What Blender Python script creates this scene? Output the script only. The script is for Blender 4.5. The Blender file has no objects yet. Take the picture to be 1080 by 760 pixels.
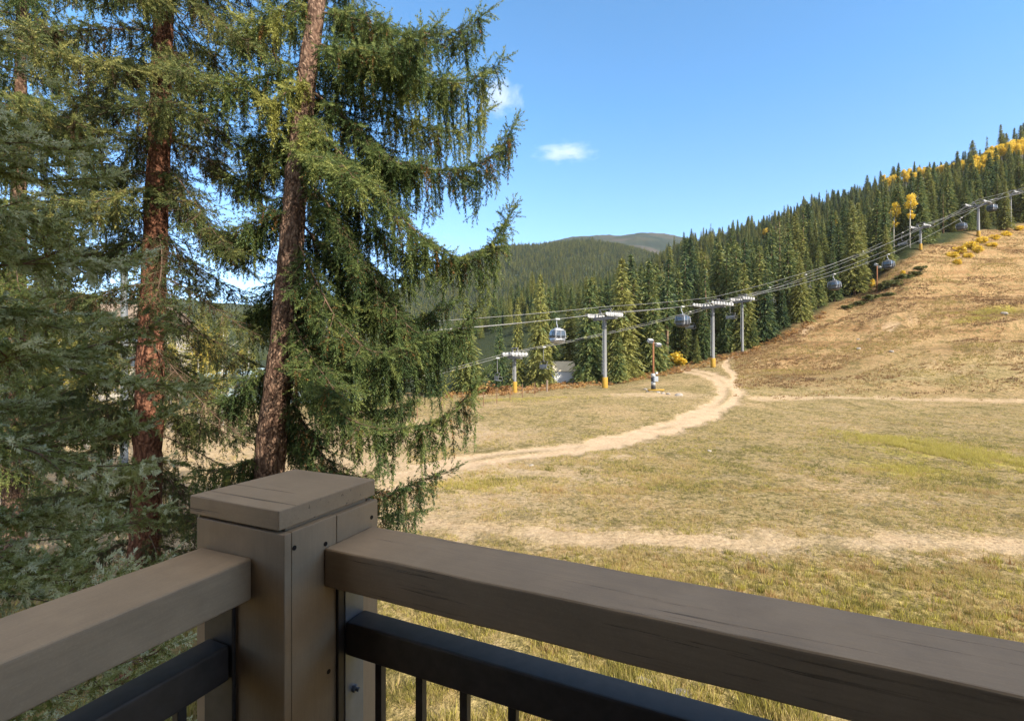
import bpy, bmesh, math, random
import numpy as np
from mathutils import Vector, Matrix

R = math.radians
random.seed(11)
rng = np.random.default_rng(11)
scene = bpy.context.scene
COL = scene.collection

# ------------------------------------------------------------------ camera
CZ = 5.5
FPX = 510.0                      # focal length in pixels of the 1080 wide photograph
cd = bpy.data.cameras.new('camera'); cam = bpy.data.objects.new('camera', cd); COL.objects.link(cam)
cd.sensor_width = 36; cd.lens = FPX / 1080 * 36
cd.clip_start = 0.05; cd.clip_end = 20000
cam.location = (0, 0, CZ); cam.rotation_euler = (R(90), 0, 0)
scene.camera = cam

def at(px, py, Y):
    return np.array([(px - 540) / FPX * Y, Y, CZ - (py - 380) / FPX * Y])

# ------------------------------------------------------------------ light
SUN_AZ, SUN_EL = R(136), R(33)
S = Vector((math.sin(SUN_AZ) * math.cos(SUN_EL), math.cos(SUN_AZ) * math.cos(SUN_EL), math.sin(SUN_EL)))
w = bpy.data.worlds.new('World'); scene.world = w; w.use_nodes = True
nt = w.node_tree; nt.nodes.clear()
sky = nt.nodes.new('ShaderNodeTexSky'); sky.sky_type = 'NISHITA'; sky.sun_disc = False
sky.sun_elevation = SUN_EL; sky.sun_rotation = SUN_AZ; sky.altitude = 2800; sky.air_density = 1.0; sky.dust_density = 0.4; sky.ozone_density = 2.5
bg = nt.nodes.new('ShaderNodeBackground'); bg.inputs[1].default_value = 0.15
wo = nt.nodes.new('ShaderNodeOutputWorld')
W_ = None
tcw = nt.nodes.new('ShaderNodeTexCoord'); sxyz = nt.nodes.new('ShaderNodeSeparateXYZ'); nt.links.new(tcw.outputs['Generated'], sxyz.inputs[0])
def wm(op, a, b, clamp=False):
    q = nt.nodes.new('ShaderNodeMath'); q.operation = op; q.use_clamp = clamp
    for i_, v_ in ((0, a), (1, b)):
        if isinstance(v_, (int, float)): q.inputs[i_].default_value = v_
        else: nt.links.new(v_, q.inputs[i_])
    return q.outputs[0]
# clear deep blue air; unseen warm glow added overhead and behind as fill light
tn_ = nt.nodes.new('ShaderNodeMix'); tn_.data_type = 'RGBA'; tn_.blend_type = 'MULTIPLY'; tn_.inputs[0].default_value = 1.0
nt.links.new(sky.outputs[0], tn_.inputs[6])
tg = nt.nodes.new('ShaderNodeMix'); tg.data_type = 'RGBA'; nt.links.new(wm('MULTIPLY', sxyz.outputs[2], 2.2, True), tg.inputs[0])
tg.inputs[6].default_value = (0.98, 0.92, 0.93, 1); tg.inputs[7].default_value = (0.54, 1.0, 1.1, 1); nt.links.new(tg.outputs[2], tn_.inputs[7])
fill_nz = nt.nodes.new('ShaderNodeTexNoise'); fill_nz.inputs['Scale'].default_value = 3.0; fill_nz.inputs['Detail'].default_value = 5; nt.links.new(tcw.outputs['Generated'], fill_nz.inputs['Vector'])
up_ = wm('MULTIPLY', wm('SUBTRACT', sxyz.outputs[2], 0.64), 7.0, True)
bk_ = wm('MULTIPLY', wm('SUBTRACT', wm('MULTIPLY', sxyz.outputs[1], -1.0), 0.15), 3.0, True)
fill_mask = wm('MULTIPLY', wm('MAXIMUM', up_, wm('MULTIPLY', bk_, 0.45)), wm('MULTIPLY', wm('SUBTRACT', fill_nz.outputs[0], 0.2), 2.4, True), True)
cm_ = nt.nodes.new('ShaderNodeMix'); cm_.data_type = 'RGBA'; nt.links.new(fill_mask, cm_.inputs[0]); nt.links.new(tn_.outputs[2], cm_.inputs[6]); cm_.inputs[7].default_value = (5.4, 4.6, 3.7, 1)
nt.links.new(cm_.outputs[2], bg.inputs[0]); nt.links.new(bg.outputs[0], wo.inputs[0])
ld = bpy.data.lights.new('sun', 'SUN'); ld.energy = 4.7; ld.angle = R(0.5); ld.color = (1.0, 0.91, 0.78)
lo = bpy.data.objects.new('sun', ld); COL.objects.link(lo); lo.rotation_euler = S.to_track_quat('Z', 'Y').to_euler()
lo.location = (60, -60, 80)
vs = scene.view_settings
vs.view_transform = 'Standard'; vs.look = 'None'; vs.exposure = 1.25; vs.gamma = 1; vs.use_curve_mapping = False
cy = scene.cycles
cy.max_bounces = 6; cy.diffuse_bounces = 3; cy.glossy_bounces = 2; cy.transmission_bounces = 3; cy.transparent_max_bounces = 8; cy.volume_bounces = 1
cy.use_denoising = True
cy.sample_clamp_indirect = 6

# ------------------------------------------------------------------ tags
def tag(o, label=None, cat=None, group=None, kind=None):
    if label: o['label'] = label
    if cat: o['category'] = cat
    if group: o['group'] = group
    if kind: o['kind'] = kind
    return o

def empty(name, loc=(0, 0, 0), rz=0.0):
    o = bpy.data.objects.new(name, None); COL.objects.link(o)
    o.location = loc; o.rotation_euler = (0, 0, rz); o.empty_display_size = 0.3
    return o

def link(name, me, parent=None, loc=None):
    o = bpy.data.objects.new(name, me); COL.objects.link(o)
    if parent is not None: o.parent = parent
    if loc is not None: o.location = loc
    return o

# ------------------------------------------------------------------ materials
def mat(name):
    m = bpy.data.materials.new(name); m.use_nodes = True
    m.node_tree.nodes.clear()
    return m, m.node_tree

class NT:
    def __init__(s, t): s.t = t
    def n(s, ty, **k):
        nd = s.t.nodes.new(ty)
        for a, b in k.items():
            if a.startswith('i_'):
                key = a[2:]
                key = int(key) if key.isdigit() else key
                nd.inputs[key].default_value = b
            else: setattr(nd, a, b)
        return nd
    def l(s, a, b): s.t.links.new(a, b)
    def noise(s, vec, scale, detail=4, rough=0.6, out=0):
        nd = s.n('ShaderNodeTexNoise'); nd.inputs['Scale'].default_value = scale
        nd.inputs['Detail'].default_value = detail; nd.inputs['Roughness'].default_value = rough
        if vec is not None: s.l(vec, nd.inputs['Vector'])
        return nd.outputs[out]
    def ramp(s, fac, stops, interp='LINEAR'):
        nd = s.n('ShaderNodeValToRGB'); cr = nd.color_ramp; cr.interpolation = interp
        while len(cr.elements) < len(stops): cr.elements.new(0.5)
        for e, (p, c) in zip(cr.elements, stops):
            e.position = p
            e.color = (c, c, c, 1) if isinstance(c, (int, float)) else (*c, 1)
        s.l(fac, nd.inputs[0]); return nd.outputs[0]
    def mix(s, fac, a, b, blend='MIX'):
        nd = s.n('ShaderNodeMix', data_type='RGBA', blend_type=blend)
        if isinstance(fac, (int, float)): nd.inputs[0].default_value = fac
        else: s.l(fac, nd.inputs[0])
        for k, v in ((6, a), (7, b)):
            if isinstance(v, tuple): nd.inputs[k].default_value = (*v, 1)
            else: s.l(v, nd.inputs[k])
        return nd.outputs[2]
    def math(s, op, a, b=None, clamp=False):
        nd = s.n('ShaderNodeMath', operation=op, use_clamp=clamp)
        for k, v in ((0, a), (1, b)):
            if v is None: continue
            if isinstance(v, (int, float)): nd.inputs[k].default_value = v
            else: s.l(v, nd.inputs[k])
        return nd.outputs[0]
    def map(s, vec, scale=(1, 1, 1), loc=(0, 0, 0), rot=(0, 0, 0)):
        nd = s.n('ShaderNodeMapping'); nd.inputs['Scale'].default_value = scale
        nd.inputs['Location'].default_value = loc; nd.inputs['Rotation'].default_value = rot
        s.l(vec, nd.inputs['Vector']); return nd.outputs[0]
    def coord(s, which='Object'): return s.n('ShaderNodeTexCoord').outputs[which]
    def bump(s, h, strength=0.5, dist=0.02):
        nd = s.n('ShaderNodeBump'); nd.inputs['Strength'].default_value = strength; nd.inputs['Distance'].default_value = dist
        s.l(h, nd.inputs['Height']); return nd.outputs[0]
    def out(s, shader, disp=None):
        o = s.n('ShaderNodeOutputMaterial'); s.l(shader, o.inputs[0])
    def bsdf(s, color, rough=0.8, spec=0.3, metal=0.0, normal=None):
        nd = s.n('ShaderNodeBsdfPrincipled')
        if isinstance(color, tuple): nd.inputs['Base Color'].default_value = (*color, 1)
        else: s.l(color, nd.inputs['Base Color'])
        if isinstance(rough, (int, float)): nd.inputs['Roughness'].default_value = rough
        else: s.l(rough, nd.inputs['Roughness'])
        nd.inputs['Specular IOR Level'].default_value = spec
        nd.inputs['Metallic'].default_value = metal
        if normal is not None: s.l(normal, nd.inputs['Normal'])
        return nd.outputs[0]

def simple_mat(name, color, rough=0.7, spec=0.3, metal=0.0, var=0.15, scale=3.0):
    m, t = mat(name); k = NT(t); co = k.coord()
    nz = k.noise(co, scale, 5)
    d = tuple(c * (1 - var) for c in color); b = tuple(min(1, c * (1 + var)) for c in color)
    c = k.ramp(nz, [(0.3, d), (0.7, b)])
    k.out(k.bsdf(c, rough, spec, metal)); return m

def needle_mat(name, stops, trans=0.25, attr='tint', noise_amt=0.0, rough=0.55, spec=0.25, objrand=0.0):
    m, t = mat(name); k = NT(t)
    a = k.n('ShaderNodeAttribute', attribute_name=attr)
    f = a.outputs['Fac']
    if objrand:
        oi = k.n('ShaderNodeObjectInfo')
        f = k.math('ADD', f, k.math('MULTIPLY', k.math('SUBTRACT', oi.outputs['Random'], 0.5), objrand), clamp=True)
    c = k.ramp(f, stops)
    b = k.bsdf(c, rough, spec)
    tr = k.n('ShaderNodeBsdfTranslucent'); k.l(c, tr.inputs[0])
    mx = k.n('ShaderNodeMixShader'); mx.inputs[0].default_value = trans
    k.l(b, mx.inputs[1]); k.l(tr.outputs[0], mx.inputs[2])
    k.out(mx.outputs[0]); return m

# foliage
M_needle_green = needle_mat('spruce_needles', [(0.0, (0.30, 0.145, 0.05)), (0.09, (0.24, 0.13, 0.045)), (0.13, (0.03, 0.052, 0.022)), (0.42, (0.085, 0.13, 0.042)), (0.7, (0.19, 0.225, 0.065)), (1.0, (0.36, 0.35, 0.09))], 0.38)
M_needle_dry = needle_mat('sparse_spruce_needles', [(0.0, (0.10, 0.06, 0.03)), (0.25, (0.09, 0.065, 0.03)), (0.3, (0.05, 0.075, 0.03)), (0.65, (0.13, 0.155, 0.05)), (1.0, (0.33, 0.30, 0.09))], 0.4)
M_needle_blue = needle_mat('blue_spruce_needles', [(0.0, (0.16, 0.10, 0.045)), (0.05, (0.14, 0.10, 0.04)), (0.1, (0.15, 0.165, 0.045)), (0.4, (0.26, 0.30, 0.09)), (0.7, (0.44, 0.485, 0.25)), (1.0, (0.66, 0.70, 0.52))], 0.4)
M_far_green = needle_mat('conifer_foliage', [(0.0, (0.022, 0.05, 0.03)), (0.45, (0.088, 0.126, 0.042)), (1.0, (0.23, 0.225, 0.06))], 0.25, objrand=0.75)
M_gold = needle_mat('golden_aspen_leaves', [(0.0, (0.42, 0.36, 0.05)), (0.25, (0.62, 0.43, 0.04)), (0.7, (0.76, 0.55, 0.06)), (1.0, (0.78, 0.64, 0.14))], 0.45)
M_lime = needle_mat('yellow_green_aspen_leaves', [(0.0, (0.13, 0.13, 0.035)), (0.6, (0.26, 0.24, 0.06)), (1.0, (0.50, 0.36, 0.07))], 0.35)
M_rust = needle_mat('rusty_autumn_brush', [(0.0, (0.20, 0.10, 0.045)), (0.5, (0.32, 0.17, 0.06)), (1.0, (0.45, 0.29, 0.10))], 0.2)
M_tussock = needle_mat('bleached_tussock_grass', [(0.0, (0.15, 0.085, 0.045)), (0.35, (0.25, 0.145, 0.065)), (0.6, (0.36, 0.25, 0.115)), (1.0, (0.36, 0.29, 0.09))], 0.3)
M_shrub = needle_mat('dark_juniper_leaves', [(0.0, (0.06, 0.07, 0.025)), (0.6, (0.13, 0.145, 0.045)), (1.0, (0.22, 0.20, 0.06))], 0.25)
M_grass = needle_mat('meadow_grass_blades', [(0.0, (0.28, 0.16, 0.065)), (0.25, (0.50, 0.36, 0.165)), (0.55, (0.43, 0.335, 0.15)), (0.72, (0.45, 0.39, 0.075)), (0.86, (0.25, 0.22, 0.06)), (1.0, (0.12, 0.12, 0.035))], 0.35)

def bark_mat(name, dark, mid, light, scale=9.0):
    m, t = mat(name); k = NT(t); co = k.coord('Object')
    v = k.n('ShaderNodeTexVoronoi'); v.inputs['Scale'].default_value = scale
    wob = k.noise(co, 3.0, 4)
    mp = k.map(co, (2.0, 2.0, 0.75))
    add = k.n('ShaderNodeVectorMath', operation='ADD'); k.l(mp, add.inputs[0])
    sc = k.n('ShaderNodeVectorMath', operation='SCALE'); sc.inputs['Scale'].default_value = 0.35
    nv = k.n('ShaderNodeTexNoise'); nv.inputs['Scale'].default_value = 5; k.l(co, nv.inputs['Vector'])
    k.l(nv.outputs['Color'], sc.inputs[0]); k.l(sc.outputs[0], add.inputs[1])
    k.l(add.outputs[0], v.inputs['Vector'])
    fine = k.noise(k.map(co, (1, 1, 0.3)), 45, 6, 0.7)
    cellc = k.ramp(v.outputs['Color'], [(0.1, mid), (0.9, light)])
    c = k.mix(k.ramp(v.outputs['Distance'], [(0.25, 0.0), (0.75, 1.0)]), cellc, dark)
    c = k.mix(k.ramp(fine, [(0.4, 0.0), (0.75, 0.55)]), c, dark)
    big = k.noise(co, 1.3, 3)
    c = k.mix(k.ramp(big, [(0.4, 0.0), (0.7, 0.45)]), c, tuple(0.6 * q for q in mid))
    h = k.math('ADD', k.math('MULTIPLY', v.outputs['Distance'], -1.0), k.math('MULTIPLY', fine, 0.6))
    k.out(k.bsdf(c, 0.9, 0.15, 0, k.bump(h, 0.9, 0.04))); return m

M_bark_grey = bark_mat('grey_brown_scaly_bark', (0.06, 0.034, 0.023), (0.19, 0.112, 0.074), (0.36, 0.24, 0.165), 11.0)
M_bark_red = bark_mat('red_scaly_bark', (0.07, 0.028, 0.016), (0.22, 0.095, 0.055), (0.38, 0.185, 0.11), 11.0)
M_bark_plain = simple_mat('conifer_trunk_bark', (0.20, 0.135, 0.085), 0.9, 0.1, 0, 0.35, 2.0)
M_bark_pale = simple_mat('pale_aspen_bark', (0.36, 0.34, 0.29), 0.8, 0.15, 0, 0.2, 4.0)
M_twig = simple_mat('brown_twigs', (0.12, 0.08, 0.055), 0.9, 0.1, 0, 0.35, 8.0)

# metals, paint
M_galv = simple_mat('galvanised_steel', (0.15, 0.15, 0.148), 0.6, 0.4, 0.1, 0.12, 1.5)
M_galv_dark = simple_mat('weathered_steel', (0.26, 0.28, 0.31), 0.5, 0.5, 0.3, 0.15, 2.0)
M_yellow_pad = simple_mat('yellow_tower_pad', (0.34, 0.205, 0.03), 0.85, 0.3, 0, 0.1, 2.0)
M_rope = simple_mat('steel_rope', (0.2, 0.2, 0.2), 0.5, 0.4, 0.4, 0.1, 1.0)
M_white_paint = simple_mat('white_painted_metal', (0.36, 0.36, 0.355), 0.6, 0.4, 0, 0.05, 2.0)
M_black = simple_mat('black_rubber', (0.02, 0.02, 0.022), 0.6, 0.3, 0, 0.2, 3.0)
M_cabin_dark = simple_mat('charcoal_cabin_paint', (0.05, 0.052, 0.058), 0.35, 0.5, 0.0, 0.1, 2.0)
M_cabin_silver = simple_mat('silver_cabin_paint', (0.34, 0.35, 0.37), 0.3, 0.5, 0.4, 0.08, 2.0)
def glass_mat(name, tint):
    m, t = mat(name); k = NT(t)
    k.out(k.bsdf(tint, 0.06, 0.8)); return m
M_glass = glass_mat('tinted_glazing', (0.05, 0.065, 0.085))
M_brown_pole = simple_mat('brown_wooden_pole', (0.20, 0.09, 0.045), 0.85, 0.1, 0, 0.25, 5.0)
M_fence = simple_mat('rusty_fence_steel', (0.17, 0.10, 0.06), 0.85, 0.1, 0, 0.3, 5.0)
M_cream = simple_mat('cream_siding', (0.40, 0.36, 0.30), 0.85, 0.2, 0, 0.1, 0.4)
M_taupe_trim = simple_mat('taupe_trim', (0.20, 0.15, 0.11), 0.8, 0.2, 0, 0.1, 1.0)
M_teal = simple_mat('pale_teal_metal', (0.30, 0.39, 0.41), 0.55, 0.4, 0.1, 0.08, 0.5)
M_offwhite = simple_mat('off_white_wall', (0.62, 0.64, 0.66), 0.75, 0.3, 0, 0.08, 0.8)
M_tan_roof = simple_mat('tan_metal_roof', (0.50, 0.45, 0.33), 0.6, 0.4, 0, 0.1, 1.0)
M_brown_wall = simple_mat('brown_stained_wall', (0.14, 0.08, 0.05), 0.85, 0.2, 0, 0.2, 1.5)
M_rock = simple_mat('pale_granite', (0.28, 0.25, 0.215), 0.9, 0.2, 0, 0.3, 3.0)

def wood_paint(name, base, axis=0, cracks=0.75):
    m, t = mat(name); k = NT(t); co = k.coord('Object')
    st = [14.0, 14.0, 14.0]; st[axis] = 0.9
    grain = k.noise(k.map(co, tuple(st)), 9.0, 9, 0.75)
    st2 = [52.0, 52.0, 52.0]; st2[axis] = 1.3
    crk = k.noise(k.map(co, tuple(st2), (3, 1, 7)), 1.1, 7, 0.7)
    blot = k.noise(co, 7.0, 4)
    d = tuple(q * 0.84 for q in base); b = tuple(q * 1.1 for q in base)
    c = k.ramp(grain, [(0.3, d), (0.7, b)])
    c = k.mix(k.ramp(blot, [(0.4, 0.0), (0.7, 0.5)]), c, tuple(q * 0.66 for q in base))
    c = k.mix(k.ramp(k.noise(co, 3.1, 5, 0.7), [(0.5, 0.0), (0.68, 0.35)]), c, tuple(min(1, q * 1.3) for q in base))
    mask = k.math('MULTIPLY', k.ramp(crk, [(cracks - 0.035, 0.0), (cracks + 0.01, 1.0)]), 0.85)
    patch = k.ramp(k.noise(co, 2.2, 3), [(0.42, 0.0), (0.58, 1.0)])
    mask = k.math('MULTIPLY', mask, patch)
    c = k.mix(mask, c, tuple(q * 0.28 for q in base))
    speck = k.ramp(k.noise(co, 260.0, 3), [(0.5, 0.0), (0.75, 0.2)])
    c = k.mix(speck, c, tuple(min(1, q * 1.5) for q in base))
    h = k.math('SUBTRACT', k.math('MULTIPLY', grain, 0.35), mask)
    k.out(k.bsdf(c, k.ramp(grain, [(0.2, 0.5), (0.8, 0.72)]), 0.35, 0, k.bump(h, 0.4, 0.003))); return m
PAINT = (0.35, 0.258, 0.162)
M_wood_x = wood_paint('weathered_taupe_paint', PAINT, 0, 0.628)
M_wood_y = wood_paint('taupe_paint_along', tuple(q * 1.12 for q in PAINT), 1, 0.74)
M_wood_z = wood_paint('taupe_paint_upright', tuple(q * 0.95 for q in PAINT), 2, 0.73)
M_iron = simple_mat('black_satin_metal', (0.048, 0.041, 0.036), 0.5, 0.5, 0.0, 0.25, 30.0)
M_plate = simple_mat('bare_steel_plate', (0.20, 0.22, 0.25), 0.4, 0.5, 0.4, 0.15, 20.0)
M_deck = wood_paint('deck_boards', (0.06, 0.045, 0.033), 0, 0.7)
M_dark_hole = simple_mat('dark_nail_heads', (0.02, 0.015, 0.012), 0.8, 0.2, 0, 0.1, 5.0)

# ------------------------------------------------------------------ mesh helpers
class MB:
    def __init__(s): s.v = []; s.f = []; s.mi = []; s.cur = 0
    def add(s, vv, ff):
        o = len(s.v); s.v.extend([tuple(map(float, q)) for q in vv])
        for q in ff: s.f.append(tuple(i + o for i in q)); s.mi.append(s.cur)
        return s
    def box(s, c, size, rz=0.0, rot=None):
        hx, hy, hz = [q / 2 for q in size]
        P = [(-hx, -hy, -hz), (hx, -hy, -hz), (hx, hy, -hz), (-hx, hy, -hz), (-hx, -hy, hz), (hx, -hy, hz), (hx, hy, hz), (-hx, hy, hz)]
        m = rot if rot is not None else Matrix.Rotation(rz, 3, 'Z')
        P = [m @ Vector(p) + Vector(c) for p in P]
        return s.add(P, [(0, 3, 2, 1), (4, 5, 6, 7), (0, 1, 5, 4), (1, 2, 6, 5), (2, 3, 7, 6), (3, 0, 4, 7)])
    def tube(s, pts, rad, n=8, cap=True):
        pts = [Vector(p) for p in pts]
        if not hasattr(rad, '__len__'): rad = [rad] * len(pts)
        rings = []; up = Vector((0.0, 0.0, 1.0)); u = None
        for i, p in enumerate(pts):
            t = (pts[min(i + 1, len(pts) - 1)] - pts[max(i - 1, 0)])
            t = t.normalized() if t.length > 1e-9 else up
            if u is None:
                u = t.orthogonal().normalized()
            u = (u - t * u.dot(t)).normalized(); vv = t.cross(u)
            rings.append([p + (u * math.cos(2 * math.pi * j / n) + vv * math.sin(2 * math.pi * j / n)) * rad[i] for j in range(n)])
        P = [q for r in rings for q in r]; F = []
        for i in range(len(pts) - 1):
            for j in range(n):
                a = i * n + j; b = i * n + (j + 1) % n
                F.append((a, b, b + n, a + n))
        if cap: F.append(tuple(range(n - 1, -1, -1))); F.append(tuple((len(pts) - 1) * n + j for j in range(n)))
        return s.add(P, F)
    def lathe(s, prof, n=16, c=(0, 0, 0), sx=1.0, sy=1.0):
        P = []; F = []
        for r, z in prof:
            for j in range(n):
                a = 2 * math.pi * j / n; P.append((c[0] + r * sx * math.cos(a), c[1] + r * sy * math.sin(a), c[2] + z))
        for i in range(len(prof) - 1):
            for j in range(n):
                a = i * n + j; b = i * n + (j + 1) % n; F.append((a, b, b + n, a + n))
        F.append(tuple(range(n - 1, -1, -1))); F.append(tuple((len(prof) - 1) * n + j for j in range(n)))
        return s.add(P, F)
    def mesh(s, name, mats, smooth=False):
        me = bpy.data.meshes.new(name); me.from_pydata(s.v, [], s.f)
        for m in (mats if isinstance(mats, (list, tuple)) else [mats]): me.materials.append(m)
        if any(s.mi): me.polygons.foreach_set('material_index', s.mi)
        if smooth: me.polygons.foreach_set('use_smooth', [True] * len(s.f))
        me.update(); return me
    def build(s, name, mats, parent=None, smooth=False, loc=None):
        return link(name, s.mesh(name, mats, smooth), parent, loc)

def tri_mesh(name, groups, mats):
    """groups: list of (verts (n*3,3) float array, tint (n*3,) array, material index); every 3 vertices one triangle."""
    V = np.concatenate([g[0] for g in groups]).astype(np.float32)
    T = np.concatenate([g[1] for g in groups]).astype(np.float32)
    nt_ = [len(g[0]) // 3 for g in groups]
    MI = np.concatenate([np.full(n, g[2], np.int32) for n, g in zip(nt_, groups)])
    n = len(V); me = bpy.data.meshes.new(name)
    me.vertices.add(n); me.vertices.foreach_set('co', V.ravel())
    me.loops.add(n); me.loops.foreach_set('vertex_index', np.arange(n, dtype=np.int32))
    me.polygons.add(n // 3); me.polygons.foreach_set('loop_start', np.arange(0, n, 3, dtype=np.int32))
    for m in mats: me.materials.append(m)
    me.polygons.foreach_set('material_index', MI)
    a = me.attributes.new('tint', 'FLOAT', 'POINT'); a.data.foreach_set('value', T)
    me.update(calc_edges=True); return me

def norm(a): return a / np.maximum(np.linalg.norm(a, axis=-1, keepdims=True), 1e-9)

def frames(d, roll):
    d = norm(d); ref = np.where(np.abs(d[:, 2:3]) > 0.9, np.array([[1.0, 0, 0]]), np.array([[0, 0, 1.0]]))
    u = norm(np.cross(ref, d)); v = np.cross(d, u)
    c, s_ = np.cos(roll)[:, None], np.sin(roll)[:, None]
    return u * c + v * s_, v * c - u * s_, d

def stamp(tpl, org, d, scl, roll, tint, tw=0.06):
    u, v, wv = frames(d, roll)
    T = tpl[None] * scl[:, None, None]
    P = org[:, None] + T[..., 0:1] * u[:, None] + T[..., 1:2] * v[:, None] + T[..., 2:3] * wv[:, None]
    m = tpl.shape[0]
    tt = np.repeat(tint, m) + np.repeat(rng.normal(0, tw, len(org) * (m // 3)), 3)
    return P.reshape(-1, 3), np.clip(tt, 0, 1)

def sprig(n, L, nl, wd, ang0, ang1, seed, tipn=4):
    r = np.random.default_rng(seed); out = []
    for i in range(n + tipn):
        t = L * (i + r.random() * 0.8) / n if i < n else L
        ph = i * 2.39996 + r.random() * 0.7
        an = r.uniform(ang0, ang1) if i < n else r.uniform(0.05, 0.5)
        le = nl * r.uniform(0.75, 1.15)
        rd = np.array([math.cos(ph), math.sin(ph), 0]); tg = np.array([-math.sin(ph), math.cos(ph), 0])
        dr = rd * math.sin(an) + np.array([0, 0, 1]) * math.cos(an)
        b = np.array([0, 0, t]) + rd * 0.003
        out += [b + tg * wd / 2, b - tg * wd / 2, b + dr * le]
    return np.array(out)

def ribbon(L, wd):
    a = wd / 2
    return np.array([[a, 0, 0], [-a, 0, 0], [0, 0, L * 1.15], [0, a, 0], [0, -a, 0], [0, 0, L * 1.15]])

# value noise
def _h(ix, iy, s):
    n = (ix.astype(np.int64) * 374761393 + iy.astype(np.int64) * 668265263 + s * 974711) & 0x7fffffff
    n = ((n ^ (n >> 13)) * 1274126177) & 0x7fffffff
    return ((n ^ (n >> 16)) & 0xffff) / 65535.0
def vnoise(x, y, s=0):
    x0 = np.floor(x); y0 = np.floor(y); fx = x - x0; fy = y - y0
    fx = fx * fx * (3 - 2 * fx); fy = fy * fy * (3 - 2 * fy)
    a = _h(x0, y0, s); b = _h(x0 + 1, y0, s); c = _h(x0, y0 + 1, s); d = _h(x0 + 1, y0 + 1, s)
    return (a * (1 - fx) + b * fx) * (1 - fy) + (c * (1 - fx) + d * fx) * fy - 0.5
def fbm(x, y, s=0, o=4):
    v = 0; a = 1.0
    for i in range(o): v = v + a * vnoise(x, y, s + i * 17); x = x * 2.03; y = y * 2.03; a *= 0.5
    return v
def sstep(a, b, x):
    t = np.clip((x - a) / (b - a), 0, 1); return t * t * (3 - 2 * t)

# ------------------------------------------------------------------ terrain
def Z(py, Y): return CZ - (py - 380) / FPX * Y
# columns: pixel column -> [(depth, height)]
far = {-200: 305, 0: 308, 100: 312, 200: 318, 300: 322, 400: 314, 440: 300, 470: 283, 500: 268, 530: 262, 560: 261, 600: 258, 640: 260, 680: 268, 720: 285, 780: 300, 840: 300, 900: 300, 970: 300, 1080: 300}
peak = {-200: 330, 0: 330, 100: 330, 200: 330, 300: 330, 400: 325, 440: 318, 470: 310, 500: 300, 530: 290, 560: 262, 600: 252, 640: 249, 680: 246.5, 720: 250.5, 780: 268, 840: 290, 900: 300, 970: 300, 1080: 300}
near = [(2, -0.7), (6, -0.45), (9, -0.2), (14, 0.0), (25, 0.0), (40, 0.05)]
cols = {}
def col(px, mid): 
    L = list(near) + mid
    last = mid[-1]
    if px <= 720:
        L += [(600, min(last[1] * 0.85 + 8, Z(far[px] + 60, 600)))]
        L += [(850, Z(far[px] + 28, 850)), (1150, Z(far[px], 1150)), (1500, Z(far[px] + 8, 1500)), (2400, Z(peak[px], 2400)), (4000, Z(peak[px] + 15, 4000))]
    else:
        L += [(600, last[1] * 1.05), (1150, last[1] * 1.2), (1500, last[1] * 1.4), (2400, Z(max(peak[px], 262), 2400)), (4000, Z(300, 4000))]
    cols[px] = L
for p in (-200, 0, 100, 200, 300, 400): col(p, [(60, 0.0), (95, -0.2), (150, 0.5), (300, 4.0)])
col(440, [(60, 0.2), (95, -0.1), (150, 3), (300, 10)])
col(470, [(60, 0.3), (95, 0.0), (150, 6), (310, 17)])
col(500, [(60, 0.5), (95, 0.4), (150, 10), (320, Z(350, 320))])
col(530, [(60, 0.7), (95, 0.6), (150, 13), (335, Z(334, 335))])
col(560, [(60, 0.8), (95, 1.0), (150, 17), (350, Z(321, 350))])
col(600, [(60, 1.0), (95, 1.6), (150, 19), (300, Z(326, 300)), (420, Z(314, 420))])
col(640, [(60, 1.1), (75, 1.3), (92, 2.4), (150, 21), (300, Z(318, 300)), (440, Z(302, 440))])
col(680, [(60, 1.2), (75, 1.9), (93, 3.2), (150, 22), (300, Z(310, 300)), (470, Z(288, 470))])
col(720, [(60, 1.2), (75, 2.3), (95, 4.2), (150, 22), (300, Z(302, 300)), (500, Z(274, 500))])
col(780, [(60, 1.2), (75, 2.7), (97, 7.0), (150, 25), (300, Z(282, 300)), (500, Z(256, 500))])
col(840, [(60, 1.0), (80, 4.0), (102, 12.5), (150, 31), (300, Z(262, 300)), (480, Z(235, 480))])
col(900, [(60, 0.9), (80, 5.2), (110, 18.4), (160, 40), (300, Z(240, 300)), (440, Z(216, 440))])
col(970, [(60, 0.8), (80, 6.6), (100, 17.2), (125, 33.5), (170, 53), (280, Z(220, 280)), (380, Z(199, 380))])
col(1080, [(60, 0.8), (80, 8.0), (110, 23.5), (150, 47.5), (190, 69), (320, Z(178, 320))])
pxs = sorted(cols)
ths = [math.atan((p - 540) / FPX) for p in pxs]

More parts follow.
